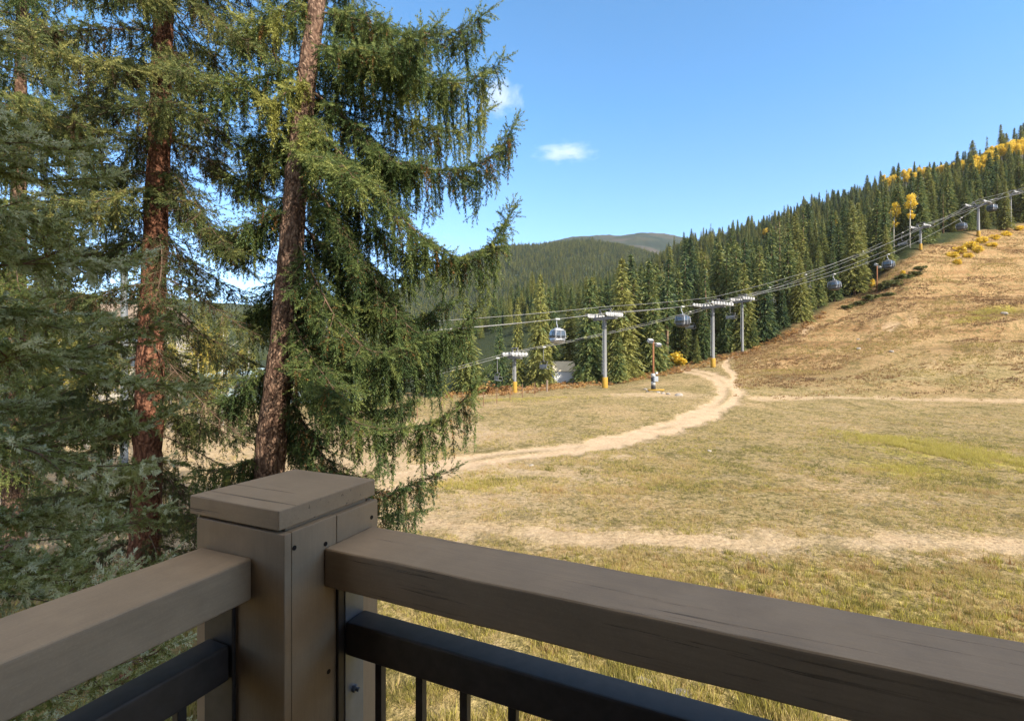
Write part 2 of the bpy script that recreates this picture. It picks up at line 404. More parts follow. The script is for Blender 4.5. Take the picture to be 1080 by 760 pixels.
def pchip(x, y, xq):
    x = np.asarray(x, float); y = np.asarray(y, float)
    h = np.diff(x); dl = np.diff(y, axis=0) / h.reshape((-1,) + (1,) * (y.ndim - 1))
    d = np.zeros_like(y)
    hs = h.reshape((-1,) + (1,) * (y.ndim - 1))
    w1 = 2 * hs[1:] + hs[:-1]; w2 = hs[1:] + 2 * hs[:-1]
    same = dl[:-1] * dl[1:] > 0
    with np.errstate(divide='ignore', invalid='ignore'):
        hm = (w1 + w2) / (w1 / dl[:-1] + w2 / dl[1:])
    d[1:-1] = np.where(same, hm, 0); d[0] = dl[0]; d[-1] = dl[-1]
    i = np.clip(np.searchsorted(x, xq) - 1, 0, len(x) - 2)
    sh = (-1,) + (1,) * (y.ndim - 1)
    t = ((xq - x[i]) / h[i]).reshape(sh); hh = h[i].reshape(sh)
    return (y[i] * (1 + 2 * t) * (1 - t) ** 2 + d[i] * hh * t * (1 - t) ** 2 + y[i + 1] * t * t * (3 - 2 * t) + d[i + 1] * hh * t * t * (t - 1))

LG = np.linspace(math.log(2), math.log(4000), 900)
tab = np.array([pchip(np.log([q[0] for q in cols[p]]), [q[1] for q in cols[p]], LG) for p in pxs])
# beyond the frame the side columns hold, then level off behind
xs = [-math.pi, -R(110)] + [ths[0] - R(8)] + ths + [ths[-1] + R(12), R(110), math.pi]
flat = np.interp(LG, [math.log(2), math.log(50), math.log(300), math.log(4000)], [-0.7, -0.5, 2, 60])
rows = [flat, flat, tab[0]] + list(tab) + [tab[-1], flat, flat]
TG = np.linspace(-math.pi, math.pi, 2881)
TAB = pchip(np.array(xs), np.array(rows), TG)
TC = R(49)
def H(x, y, rough=True):
    x = np.asarray(x, float); y = np.asarray(y, float)
    th = np.arctan2(x, y); r = np.hypot(x, y)
    Ye = r * np.cos(np.clip(th, -TC, TC))
    fi = (th + math.pi) / (2 * math.pi) * (len(TG) - 1); fj = (np.log(np.clip(Ye, 2.0, 3999)) - LG[0]) / (LG[1] - LG[0])
    i = np.clip(fi.astype(int), 0, len(TG) - 2); j = np.clip(fj.astype(int), 0, len(LG) - 2)
    a = fi - i; b = fj - j
    z = TAB[i, j] * (1 - a) * (1 - b) + TAB[i + 1, j] * a * (1 - b) + TAB[i, j + 1] * (1 - a) * b + TAB[i + 1, j + 1] * a * b
    if rough:
        z0 = z
        z = z + 0.16 * fbm(x / 7, y / 7, 3) + 0.05 * fbm(x / 1.3, y / 1.3, 5, 3)
        hill = sstep(60, 85, Ye) * sstep(0.40, 0.62, x / np.maximum(y, 1)) * (y > 0) * (1 - sstep(160, 220, Ye))
        z = z + hill * (1.9 * fbm(x / 34 + 3, z0 / 2.3, 9, 3) + 0.4 * fbm(x / 5, (y - .35 * x) / 2.0, 21, 3))
        fr = sstep(120, 300, Ye)
        z = z + fr * 8 * fbm(x / 90, y / 90, 31, 4) * np.clip(Ye / 600, 0.3, 2.0)
    return z
def Hs(x, y): return float(H(np.array([x]), np.array([y]))[0])

def ground_at(px, py, y0=4.0, y1=900.0):
    u = (px - 540) / FPX; v = (380 - py) / FPX
    Y = np.exp(np.linspace(math.log(y0), math.log(y1), 4000))
    d = CZ + v * Y - H(u * Y, Y)
    k = np.where(d <= 0)[0]
    Yh = Y[k[0]] if len(k) else y1
    return np.array([u * Yh, Yh, float(H(np.array([u * Yh]), np.array([Yh]))[0])])

def seg_dist(X, Y, P):
    d = np.full(X.shape, 1e9)
    for a, b in zip(P[:-1], P[1:]):
        ab = b[:2] - a[:2]; L2 = max(ab @ ab, 1e-6)
        t = np.clip(((X - a[0]) * ab[0] + (Y - a[1]) * ab[1]) / L2, 0, 1)
        d = np.minimum(d, np.hypot(X - a[0] - t * ab[0], Y - a[1] - t * ab[1]))
    return d
def smoothpts(P, n=8):
    P = np.array(P); q = np.arange(len(P)); return pchip(q, P, np.linspace(0, len(P) - 1, (len(P) - 1) * n + 1))
road_main = smoothpts([ground_at(*p) for p in [(250, 540), (400, 512), (440, 501), (480, 489), (540, 480), (600, 474), (650, 465), (700, 452), (738, 438), (762, 425), (770, 413), (762, 402), (744, 394), (722, 390)]])
road_spur = smoothpts([ground_at(*p) for p in [(768, 408), (775, 395), (766, 387), (768, 379), (778, 373)]])
track_mid = smoothpts([ground_at(*p) for p in [(800, 421), (860, 419), (960, 421), (1100, 423)]])
track_near = smoothpts([ground_at(*p) for p in [(380, 545), (500, 556), (640, 568), (800, 572), (960, 571), (1120, 576)]])
shed_path = smoothpts([ground_at(*p) for p in [(500, 418), (560, 412), (600, 406), (650, 402)]])

treeline_px = [(430, 414), (470, 413), (520, 411), (560, 408), (600, 403), (640, 400), (680, 394), (720, 386), (755, 377), (785, 369), (815, 358), (840, 344), (870, 329), (895, 315), (925, 297), (955, 274), (985, 258), (1020, 247), (1080, 237)]
tlp = [ground_at(*p) for p in treeline_px]
tl_u = np.array([p[0] / p[1] for p in tlp]); tl_Y = np.array([p[1] for p in tlp])
def treelineY(x, y): return np.interp(x / np.maximum(y, 1e-3), tl_u, tl_Y)

th_in = np.arange(-56, 56.01, 0.17); th_out = np.concatenate([np.arange(-180, -56, 3.0), th_in, np.arange(59, 180.01, 3.0)])
th_g = np.radians(th_out); th_g[-1] = math.pi; th_g[0] = -math.pi
Yg = np.exp(np.linspace(math.log(2.0), math.log(3990), 470))
A, B_ = np.meshgrid(th_g, Yg, indexing='ij')
rg = B_ / np.cos(np.clip(A, -TC, TC)); gx = rg * np.sin(A); gy = rg * np.cos(A); gz = H(gx, gy)
# centre vertex rows
nA, nB = A.shape
Vg = np.stack([gx, gy, gz], -1).reshape(-1, 3)
ii, jj = np.meshgrid(np.arange(nA - 1), np.arange(nB - 1), indexing='ij')
q0 = (ii * nB + jj).ravel(); quads = np.stack([q0, q0 + 1, q0 + nB + 1, q0 + nB], -1)
me = bpy.data.meshes.new('ground')
nv = len(Vg); Vall = np.vstack([Vg, [[0, 0, -0.7]]])
fan = np.array([[nv, i * nB, (i + 1) * nB] for i in range(nA - 1)])
quads = quads[:, ::-1]
fan = fan[:, ::-1]
me.vertices.add(nv + 1); me.vertices.foreach_set('co', Vall.astype(np.float32).ravel())
loops = np.concatenate([quads.ravel(), fan.ravel()]).astype(np.int32)
starts = np.concatenate([np.arange(len(quads)) * 4, len(quads) * 4 + np.arange(len(fan)) * 3]).astype(np.int32)
me.loops.add(len(loops)); me.loops.foreach_set('vertex_index', loops)
me.polygons.add(len(starts)); me.polygons.foreach_set('loop_start', starts)
me.polygons.foreach_set('use_smooth', np.ones(len(starts), bool))
me.update(calc_edges=True)
X, Y_ = gx.ravel(), gy.ravel()
nzr = fbm(X / 1.6, Y_ / 1.6, 41, 4)
def band(P, hw, soft, amt=0.9): 
    d = seg_dist(X, Y_, P) + nzr * amt
    return 1 - sstep(hw - soft, hw + soft, d)
d_rm = seg_dist(X, Y_, road_main); ruts = 1 - 0.7 * np.exp(-(d_rm / 0.36) ** 2) * np.clip(0.5 + 2 * fbm(X / 4, Y_ / 4, 45, 2), 0, 1)
m_road = np.maximum.reduce([band(road_main, 1.65, 0.5, 1.2) * ruts, band(road_spur, 0.6, 0.25, 0.4), 0.75 * band(track_mid, 1.5, 0.9, 1.6),
                            0.78 * band(track_near, 0.85, 0.85, 1.2), 0.8 * band(shed_path, 0.8, 0.5, 0.8)])
for (px, py, rr) in ((845, 349, 1.6), (940, 345, 1.8), (690, 416, 4.0), (655, 480, 1.0), (200, 520, 9.0), (330, 500, 8.0), (90, 500, 9.0), (60, 560, 6.0), (200, 460, 12.0), (330, 455, 10.0)):
    g = ground_at(px, py); d = np.hypot((X - g[0]) / 2.2, Y_ - g[1]) + nzr * 1.6
    m_road = np.maximum(m_road, 0.7 * (1 - sstep(rr * 0.4, rr, d)))
u_ = X / np.maximum(Y_, 1e-3)
tl = treelineY(X, Y_)
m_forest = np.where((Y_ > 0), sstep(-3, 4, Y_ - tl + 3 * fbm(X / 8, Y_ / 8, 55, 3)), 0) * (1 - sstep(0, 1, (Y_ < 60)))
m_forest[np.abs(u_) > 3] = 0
m_hill = np.where(Y_ > 0, sstep(56, 92, Y_ + 22 * fbm(X / 14, Y_ / 9, 61, 4)) * sstep(0.38, 0.58, u_), 0)
m_hill = np.maximum(m_hill, np.where(Y_ > 0, 0.9 * sstep(-9, -2, Y_ - tl + 3 * fbm(X / 6, Y_ / 6, 66, 3)), 0))
m_lush = np.zeros_like(X)
for (px, py, rx, ry, am) in ((985, 474, 3.2, 7.5, 1.0), (955, 495, 3, 2.5, 0.7), (1060, 327, 7, 1.2, 1.0), (1030, 337, 6, 1.0, 0.9), (490, 515, 3.5, 0.9, 0.6), (560, 420, 9, 1.5, 0.5), (870, 615, 3, 1.2, 0.35), (930, 640, 1.8, 1.0, 0.35), (1020, 655, 2, 1.0, 0.3), (700, 600, 2.5, 0.8, 0.3)):
    g = ground_at(px, py); d = np.hypot((X - g[0]) / rx, (Y_ - g[1]) / ry) + 0.9 * fbm(X / (0.25 * rx), Y_ / (0.25 * ry), 71, 4)
    m_lush = np.maximum(m_lush, am * (1 - sstep(0.35, 1.0, d)))
m_lush = np.maximum(m_lush, 0.25 * np.where(Y_ > 0, (1 - sstep(9.5, 13.5, Y_ + 2 * fbm(X / 3, Y_ / 3, 77, 3))), 0))
ca = me.attributes.new('masks', 'FLOAT_COLOR', 'POINT')
cc = np.zeros((nv + 1, 4), np.float32); cc[:nv] = np.stack([m_road, m_forest, m_hill, m_lush], -1); ca.data.foreach_set('color', cc.ravel())

m, t = mat('meadow_ground'); k = NT(t)
geo = k.n('ShaderNodeNewGeometry').outputs['Position']
at_ = k.n('ShaderNodeAttribute', attribute_name='masks'); sep = k.n('ShaderNodeSeparateColor'); k.l(at_.outputs['Color'], sep.inputs[0])
n_big = k.noise(geo, 0.16, 4); n_mid = k.noise(geo, 0.9, 5, 0.65); n_fine = k.noise(geo, 6.0, 5, 0.7); n_vf = k.noise(geo, 28.0, 3, 0.7)
straw = k.ramp(n_fine, [(0.32, (0.16, 0.115, 0.055)), (0.46, (0.33, 0.235, 0.12)), (0.64, (0.47, 0.35, 0.20))])
olive = k.ramp(n_fine, [(0.32, (0.10, 0.085, 0.03)), (0.47, (0.235, 0.185, 0.078)), (0.66, (0.36, 0.28, 0.135))])
f1 = k.math('ADD', k.math('MULTIPLY', n_big, 0.6), k.math('MULTIPLY', n_mid, 0.5))
g1 = k.mix(k.ramp(f1, [(0.42, 0.0), (0.60, 0.9)]), straw, olive)
soil = k.ramp(n_fine, [(0.25, (0.23, 0.165, 0.11)), (0.55, (0.36, 0.275, 0.185)), (0.8, (0.46, 0.365, 0.26))])
g1 = k.mix(k.ramp(n_mid, [(0.52, 0.0), (0.66, 0.55)]), g1, soil)
rust = k.ramp(k.math('ADD', k.math('MULTIPLY', k.noise(k.map(geo, (0.035, 0.02, 0.62)), 1.0, 4, 0.6), 0.72), k.math('MULTIPLY', k.noise(geo, 0.8, 6, 0.7), 0.28)), [(0.36, (0.10, 0.056, 0.027)), (0.44, (0.29, 0.16, 0.07)), (0.53, (0.40, 0.265, 0.13)), (0.60, (0.25, 0.135, 0.06)), (0.72, (0.40, 0.22, 0.095))])
rust = k.mix(k.ramp(n_fine, [(0.35, 0.5), (0.6, 0.0)]), rust, (0.11, 0.07, 0.04))
c = k.mix(k.math('MULTIPLY', sep.outputs[2], 0.85), g1, rust)
lush = k.ramp(n_fine, [(0.3, (0.14, 0.13, 0.03)), (0.5, (0.36, 0.31, 0.06)), (0.75, (0.50, 0.42, 0.09))])
lm = k.math('MULTIPLY', at_.outputs['Alpha'], k.ramp(n_mid, [(0.35, 0.25), (0.55, 1.0)]))
c = k.mix(lm, c, lush)
road = k.ramp(k.math('ADD', k.math('MULTIPLY', n_fine, 0.6), k.math('MULTIPLY', n_mid, 0.4)), [(0.32, (0.25, 0.175, 0.105)), (0.48, (0.40, 0.295, 0.19)), (0.66, (0.49, 0.375, 0.25))])
c = k.mix(k.math('MULTIPLY', sep.outputs[0], 0.95, True), c, road)
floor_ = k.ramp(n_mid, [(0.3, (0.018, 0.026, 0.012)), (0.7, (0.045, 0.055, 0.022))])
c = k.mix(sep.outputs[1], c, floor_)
sp_ = k.n('ShaderNodeSeparateXYZ'); k.l(geo, sp_.inputs[0])
alpine = k.ramp(k.noise(geo, 0.006, 6, 0.65), [(0.42, (0.018, 0.028, 0.02)), (0.54, (0.03, 0.038, 0.024)), (0.66, (0.06, 0.052, 0.042))])
c = k.mix(k.math('MULTIPLY', k.math('SUBTRACT', sp_.outputs[1], 1350.0), 0.005, True), c, alpine)
stones = k.ramp(n_vf, [(0.70, 0.0), (0.74, 0.6)])
c = k.mix(stones, c, (0.55, 0.50, 0.43))
pl_n = k.noise(geo, 2.4, 9, 0.78); pl_w = k.noise(k.map(geo, (1.0, 0.6, 1.0)), 0.75, 8, 0.74)
pl_m = k.math('MULTIPLY', k.math('MAXIMUM', k.ramp(pl_n, [(0.525, 0.0), (0.555, 0.95)]), k.ramp(pl_w, [(0.54, 0.0), (0.575, 0.75)])), k.ramp(n_big, [(0.3, 0.3), (0.55, 1.0)]))
pl_m = k.math('MULTIPLY', pl_m, k.math('SUBTRACT', 1.0, k.math('MAXIMUM', sep.outputs[0], sep.outputs[1], True), True))
c = k.mix(pl_m, c, k.ramp(n_vf, [(0.35, (0.06, 0.052, 0.02)), (0.65, (0.155, 0.13, 0.045))]))
tufts = k.noise(geo, 2.6, 6, 0.72)
hgt = k.math('ADD', k.math('MULTIPLY', tufts, 1.0), k.math('MULTIPLY', n_fine, 0.35))
keep = k.math('SUBTRACT', 1.0, k.math('MULTIPLY', sep.outputs[0], 0.75))
k.out(k.bsdf(c, 0.95, 0.08, 0, k.bump(k.math('MULTIPLY', hgt, keep), 0.8, 0.35)))
me.materials.append(m)
ground = link('ground', me); tag(ground, 'dry straw coloured ski meadow with a dirt track, rising to forested hills', 'ground', kind='structure')

# ------------------------------------------------------------------ balcony
E1 = Vector((0.4115, 0.9114, 0)).normalized(); E2 = Vector((E1.y, -E1.x, 0))
F0 = Vector((-0.4855, 1.0305, 0))
BROT = math.atan2(E2.y, E2.x)        # local x = E2 (to the right), local y = E1 (away)
def bal(name):
    e = empty(name, (F0.x, F0.y, CZ), BROT); return e
def plank(name, x0, x1, y0, y1, z0, z1, m, parent, bev=0.004, wob=0.0, cuts=0):
    bm = bmesh.new(); bmesh.ops.create_cube(bm, size=1)
    for v in bm.verts: v.co = Vector(((x0 + x1) / 2 + v.co.x * (x1 - x0), (y0 + y1) / 2 + v.co.y * (y1 - y0), (z0 + z1) / 2 + v.co.z * (z1 - z0)))
    if cuts:
        ax = 0 if (x1 - x0) > (y1 - y0) else 1
        es = [e for e in bm.edges if abs((e.verts[0].co - e.verts[1].co)[ax]) > 0.3]
        bmesh.ops.subdivide_edges(bm, edges=es, cuts=cuts)
    if bev:
        es = [e for e in bm.edges if len(e.link_faces) == 2 and e.calc_face_angle(0) > 0.5]
        bmesh.ops.bevel(bm, geom=es, offset=bev, segments=3, affect='EDGES', profile=0.6)
    if wob:
        for v in bm.verts:
            q = v.co * 9.0
            v.co.z += wob * math.sin(q.x * 1.7 + q.y * 1.1 + v.co.z * 50) * 0.5 + random.uniform(-wob, wob) * 0.25
            v.co.y += wob * math.sin(q.x * 2.3 + 1.3 + v.co.z * 80) * 0.5
    me_ = bpy.data.meshes.new(name); bm.to_mesh(me_); bm.free()
    me_.polygons.foreach_set('use_smooth', [False] * len(me_.polygons)); me_.materials.append(m)
    return link(name, me_, parent)

post = tag(bal('balcony_post'), 'thick taupe painted corner post with flat square cap on the balcony', 'post')
zt = -0.372
plank('front_board', -0.29, 0.0, 0.0, 0.019, -1.52, zt, M_wood_z, post, 0.003)
plank('side_board', -0.019, 0.0, 0.0195, 0.150, -1.52, zt, M_wood_z, post, 0.0025)
plank('side_board', -0.019, 0.0, 0.1515, 0.30, -1.52, zt - 0.002, M_wood_z, post, 0.0025)
plank('side_board', -0.29, -0.271, 0.0195, 0.30, -1.52, zt - 0.001, M_wood_z, post, 0.003)
plank('back_board', -0.2705, -0.0195, 0.281, 0.2995, -1.52, zt - 0.001, M_wood_z, post, 0.003)
plank('core', -0.268, -0.022, 0.022, 0.278, -1.52, zt + 0.004, M_wood_z, post, 0)
plank('cap', -0.312, -0.014, -0.002, 0.306, -0.3655, -0.322, M_wood_x, post, 0.0035)
nail_mb = MB(); nail_mb.tube([(-0.004, 0, 0), (0.0012, 0, 0)], 0.0055, 10); nail_me = nail_mb.mesh('nail', M_dark_hole)
for (y, z) in ((0.115, -0.430), (0.026, -0.408), (0.275, -0.415), (0.262, -0.46), (0.125, -0.735)):
    link('nail', nail_me, post, (0, y, z))

# right run of railing
rail = tag(bal('balcony_railing'), 'dark taupe timber railing with black baluster panel running right from the post', 'railing')
plank('top_rail', 0.001, 3.4, 0.110, 0.276, -0.529, -0.438, M_wood_x, rail, 0.006, 0.0015, 34)
plank('metal_rail', 0.012, 3.4, 0.165, 0.234, -0.716, -0.636, M_iron, rail, 0.007)
plank('bottom_rail', 0.012, 3.4, 0.178, 0.222, -1.44, -1.40, M_iron, rail, 0.005)
pl = plank('bracket', 0.0012, 0.009, 0.147, 0.234, -1.45, -0.530, M_iron, rail, 0.002)
plank('bracket_plate', 0.0095, 0.0115, 0.168, 0.231, -1.45, -0.531, M_plate, rail, 0.0005)
bt = MB(); bt.tube([(0.0115, 0.197, -0.815), (0.020, 0.197, -0.815)], 0.009, 6); bt.tube([(0.020, 0.197, -0.815), (0.030, 0.197, -0.815)], 0.005, 8); bt.build('bolt', M_plate, rail)
bt = MB(); bt.tube([(0.0115, 0.205, -0.57), (0.018, 0.205, -0.57)], 0.009, 6); bt.build('bolt', M_dark_hole, rail)
bal_me = None
for i in range(28):
    xb = 0.092 + 0.118 * i
    if bal_me is None:
        o = plank('baluster', -0.0095, 0.0095, 0.1905, 0.2095, -1.40, -0.7165, M_iron, rail, 0.002); bal_me = o.data
    else: o = link('baluster', bal_me, rail)
    o.location = (xb, 0, 0)
# left run
lr = tag(bal('balcony_railing'), 'taupe timber railing with black metal under rail running left toward the viewer', 'railing')
plank('top_rail', -0.267, -0.099, -3.0, -0.001, -0.529, -0.438, M_wood_y, lr, 0.006, 0.0015, 30)
plank('metal_rail', -0.225, -0.156, -3.0, -0.012, -0.716, -0.636, M_iron, lr, 0.007)
plank('bottom_rail', -0.212, -0.168, -3.0, -0.012, -1.44, -1.40, M_iron, lr, 0.005)
plank('bracket', -0.246, -0.150, -0.0105, -0.0012, -1.45, -0.530, M_iron, lr, 0.002)
for i in range(24):
    o = link('baluster', bal_me, lr); o.location = (-0.19 - 0.0, -0.1 - 0.118 * i - 0.2, 0)

# the house the balcony belongs to: deck, wall behind, upper storeys
house = tag(bal('condo_building'), 'taupe condominium building that carries the balcony', 'building')
plank('deck', -0.33, 9.0, -1.75, 0.33, -1.60, -1.525, M_deck, house, 0)
M_house = simple_mat('brown_stucco', (0.085, 0.058, 0.04), 0.9, 0.2, 0, 0.1, 2.0)
plank('wall', -1.0, 9.0, -8.0, -1.76, -6.5, 5.7, M_house, house, 0)
plank('roof', -0.9, 9.6, -8.6, 0.35, 5.71, 6.05, M_brown_wall, house, 0)
plank('beam', -0.33, 9.0, -0.1, 0.2, -1.95, -1.61, M_wood_x, house, 0)
# ------------------------------------------------------------------ near spruces
SP_GREEN = [sprig(17, 0.115, 0.027, 0.0098, 0.5, 1.05, s, 3) for s in (1, 2, 3)]
SP_BLUE = [sprig(15, 0.08, 0.027, 0.0115, 0.6, 1.2, s, 8) for s in (4, 5, 6)]
RIB = ribbon(0.09, 0.005)

def poly_resample(P, ds):
    P = np.asarray(P, float); L = np.concatenate([[0], np.cumsum(np.linalg.norm(np.diff(P, axis=0), axis=1))])
    n = max(6, int(L[-1] / 0.02)); q = pchip(L, P, np.linspace(0, L[-1], n)) if len(P) > 2 else np.array([P[0] + (P[-1] - P[0]) * s for s in np.linspace(0, 1, n)])
    L = np.concatenate([[0], np.cumsum(np.linalg.norm(np.diff(q, axis=0), axis=1))])
    s = np.arange(0, L[-1], ds); pts = np.stack([np.interp(s, L, q[:, i]) for i in range(3)], -1)
    return pts, s / L[-1], L[-1]

def grow(org, d, length, droop, tint, bare, size, step, tpls, side_p=0.5, side_n=2, scl=1.0, fan=0.85, tipt=0.14):
    """Shoots grow step by step under gravity; every step carries a needle sprig, some carry side sprigs.  bare: 0 needles everywhere, 1 none."""
    n = len(org); pos = org.copy(); dr = norm(d); K = int(np.ceil(length.max() / step))
    outO, outD, outS, outT = [], [], [], []; wO, wD = [], []
    for kx in range(K):
        act = kx * step < length
        if not act.any(): break
        fr = np.clip(kx * step / np.maximum(length, 1e-3), 0, 1)
        wO.append(pos[act]); wD.append(dr[act])
        nd = act & (rng.random(n) > bare * (1 - 0.55 * fr))
        if nd.any():
            outO.append(pos[nd]); outD.append(dr[nd] + rng.normal(0, 0.08, (nd.sum(), 3)))
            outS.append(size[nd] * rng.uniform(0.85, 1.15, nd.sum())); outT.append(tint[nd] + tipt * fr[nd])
            for q in range(side_n):
                sd = nd & (rng.random(n) < side_p)
                if not sd.any(): continue
                m_ = sd.sum(); rv = norm(np.cross(dr[sd], rng.normal(0, 1, (m_, 3))))
                outO.append(pos[sd]); outD.append(norm(dr[sd] * 0.62 + rv * fan + np.array([0, 0, -0.12])))
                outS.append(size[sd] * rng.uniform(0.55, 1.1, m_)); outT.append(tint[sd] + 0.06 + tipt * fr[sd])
        pos[act] += dr[act] * step
        g = np.zeros((n, 3)); g[:, 2] = -droop
        dr = norm(dr + g + rng.normal(0, 0.07, (n, 3)))
    O = np.concatenate(outO); D = np.concatenate(outD); Sx = np.concatenate(outS) * scl; T = np.concatenate(outT)
    gr = []
    pick = rng.integers(0, len(tpls), len(O))
    for i, tp in enumerate(tpls):
        s_ = pick == i
        if s_.any():
            V, tt = stamp(tp, O[s_], D[s_], Sx[s_], rng.uniform(0, 6.28, s_.sum()), T[s_]); gr.append((V, tt, 0))
    WO = np.concatenate(wO); WD = np.concatenate(wD)
    V, tt = stamp(RIB, WO, WD, np.ones(len(WO)), rng.uniform(0, 6.28, len(WO)), np.zeros(len(WO))); gr.append((V, tt, 1))
    return gr

class Tree:
    def __init__(s, name, base, top, r0, r1, bark, label, height_pts, rm=0.55, hs=1.75, ls=1.3, lp=0.6, dead=0.09):
        s.hs, s.ls, s.lp, s.dead = hs, ls, lp, dead
        s.root = empty(name, tuple(base)); s.base = np.array(base, float); s.mb = MB(); s.sh = []; s.bark = bark; s.path = height_pts; s.r = (r0, r1)
        tag(s.root, label, 'tree')
        P, _, L = poly_resample(height_pts, 0.12)
        rad = np.interp(np.linspace(0, 1, len(P)), [0, 0.52, 1], [r0, r0 * rm, r1]) * (1 + 0.05 * np.sin(np.arange(len(P)) * 0.7) * rng.random(len(P)))
        rad[:6] *= np.linspace(1.35, 1.02, 6)
        m0 = MB(); m0.tube([tuple(p - s.base) for p in P], list(rad), 22)
        # lumpy bark surface
        m0.v = [(x + random.gauss(0, 0.006), y + random.gauss(0, 0.006), z) for x, y, z in m0.v]
        m0.build('trunk', bark, s.root, True)
        s.P = P
    def trunk_at(s, z):
        i = np.clip(np.searchsorted(s.P[:, 2], z), 0, len(s.P) - 1); return s.P[i]
    def bough(s, pts, r=0.03, lat=0.6, droop=0.34, tint=0.45, bare=0.0, start=0.07, hang=1.0, up=0.0, tw=0.17, gap=0.16, hgap=0.08, hl=0.5):
        P, f, L = poly_resample(pts, 0.04)
        if len(P) < 6: return
        s.mb.tube([tuple(p - s.base) for p in P[::4]], list(np.interp(f[::4], [0, 0.3, 1], [r * 0.62, r * 0.42, 0.004])), 5, False)
        T = norm(np.gradient(P, axis=0)); Bn = norm(np.cross(T, np.array([[0, 0, 1.0]])))
        k_ = start * L / 0.04 + rng.uniform(0, 3); side = 1
        bt = rng.normal(0, 0.09)
        while k_ < len(P) - 2:                         # secondary branches, left and right in turn
            i_ = int(k_); fr = f[i_]; side = -side
            ls = lat * float(np.interp(fr, [0, 0.25, 0.6, 0.85, 1.0], [0.55, 1.0, 0.9, 0.55, 0.25])) * rng.uniform(0.6, 1.15)
            dv = norm(T[i_] * rng.uniform(0.45, 0.95) + side * Bn[i_] * rng.uniform(0.55, 1.0) + np.array([0, 0, up + rng.normal(0, 0.1)]))
            q = np.arange(0, ls, 0.04)[:, None]
            sag = droop * 0.55
            Q = P[i_] + dv * q + np.array([0, 0, -1.0]) * sag * q * q / max(lat, 0.2) + np.array([0, 0, 1.0]) * sag * 0.5 * q ** 3 / max(lat, 0.2) ** 2
            if len(Q) > 3:
                s.mb.tube([tuple(p - s.base) for p in Q[::3]], list(np.linspace(0.008, 0.003, len(Q[::3]))), 3, False)
                s.shoots(Q, lat * 0.33, droop, tint + bt, bare, hang, up, tw, hgap, hl, min(1, 0.35 + 2.2 * fr))
            k_ += gap * rng.uniform(0.7, 1.3) / 0.04
        s.shoots(P[int(start * len(P)):], lat * 0.4, droop, tint + bt, bare, hang, up, tw, hgap * 0.9, hl, 1.0)
        s.sh.append((P[-1:], T[-1:], np.array([0.2]), np.array([0.0]), np.array([tint + 0.1]), np.zeros(1), np.full(1, s.hs)))
    def shoots(s, Q, lat, droop, tint, bare, hang, up, tw, hgap, hl, amp):
        T = norm(np.gradient(Q, axis=0)); Bn = norm(np.cross(T, np.array([[0, 0, 1.0]]))); st = max(1, int(round(hgap / 0.04)))
        off = rng.integers(0, st); n0 = len(Q); fq = np.linspace(0, 1, n0)
        for sd in (-1, 1):
            idx = np.arange(off, n0, max(1, st)); idx = idx[rng.random(len(idx)) < s.lp]; n = len(idx)
            if not n: continue
            dd = T[idx] * rng.uniform(0.5, 1.0, n)[:, None] + sd * Bn[idx] * rng.uniform(0.4, 1.0, n)[:, None] + np.array([0, 0, 1.0]) * (up + rng.normal(0, 0.15, n))[:, None]
            s.sh.append((Q[idx], dd, lat * rng.uniform(0.5, 1.2, n) * np.interp(fq[idx], [0, 1], [1, 0.6]), np.full(n, droop), tint + rng.normal(0, tw, n), np.clip(np.full(n, bare) + rng.normal(0, 0.12, n) * (bare > 0), 0, 1), np.full(n, s.ls)))
        if hang > 0:
            idx = np.sort(rng.integers(0, n0, max(1, int(n0 / max(1, st))))); idx = idx[rng.random(len(idx)) < hang]; n = len(idx)
            if n:
                dd = T[idx] * 0.25 + rng.normal(0, 0.15, (n, 3)) + np.array([0, 0, -1.0])
                ln = hl * amp * (0.25 + 0.95 * rng.random(n) ** 1.4) * np.interp(fq[idx], [0, 0.6, 1], [1, 0.9, 0.4])
                s.sh.append((Q[idx], dd, ln, np.full(n, 0.45), np.where(rng.random(n) < s.dead, -1.0, tint - 0.04 + rng.normal(0, tw, n)), np.where(rng.random(n) < 0.05, 0.9, np.clip(bare + rng.normal(0, 0.1, n) * (bare > 0), 0, 1)), np.full(n, s.hs)))
        # the tip of the branch
        s.sh.append((Q[-1:], T[-1:] + np.array([[0, 0, 0.1]]), np.array([0.12]), np.array([0.0]), np.array([tint + 0.12]), np.zeros(1), np.full(1, s.hs)))
    def radial(s, z, az, L, a1, a2, a3, **kw):
        b = s.trunk_at(z); q = np.linspace(0, 1, 9); dv = np.array([math.cos(az), math.sin(az)])
        bend = rng.normal(0, 0.12)
        pts = np.stack([b[0] + L * q * dv[0] - bend * L * q * q * dv[1], b[1] + L * q * dv[1] + bend * L * q * q * dv[0], z + L * (a1 * q + a2 * q ** 2 + a3 * q ** 3)], -1)
        s.bough(pts, **kw)
    def finish(s, needle, tpls, scl=1.0, **kw):
        O = np.concatenate([q[0] for q in s.sh]) - s.base; D = np.concatenate([q[1] for q in s.sh])
        args = [np.concatenate([q[i] for q in s.sh]) for i in range(2, 7)]
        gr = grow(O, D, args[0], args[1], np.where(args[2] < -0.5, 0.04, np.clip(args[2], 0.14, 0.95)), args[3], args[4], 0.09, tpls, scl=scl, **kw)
        # brown dead sprays here and there
        me_ = tri_mesh('crown', gr, [needle, M_twig])
        link('crown', me_, s.root)
        if s.mb.v: s.mb.build('limbs', M_twig, s.root, True)
        return sum(len(g[0]) // 3 for g in gr)

def px3(lst, dep):   # pixel list and depths -> points
    return [at(x, y, d) for (x, y), d in zip(lst, dep)]

stats = {}
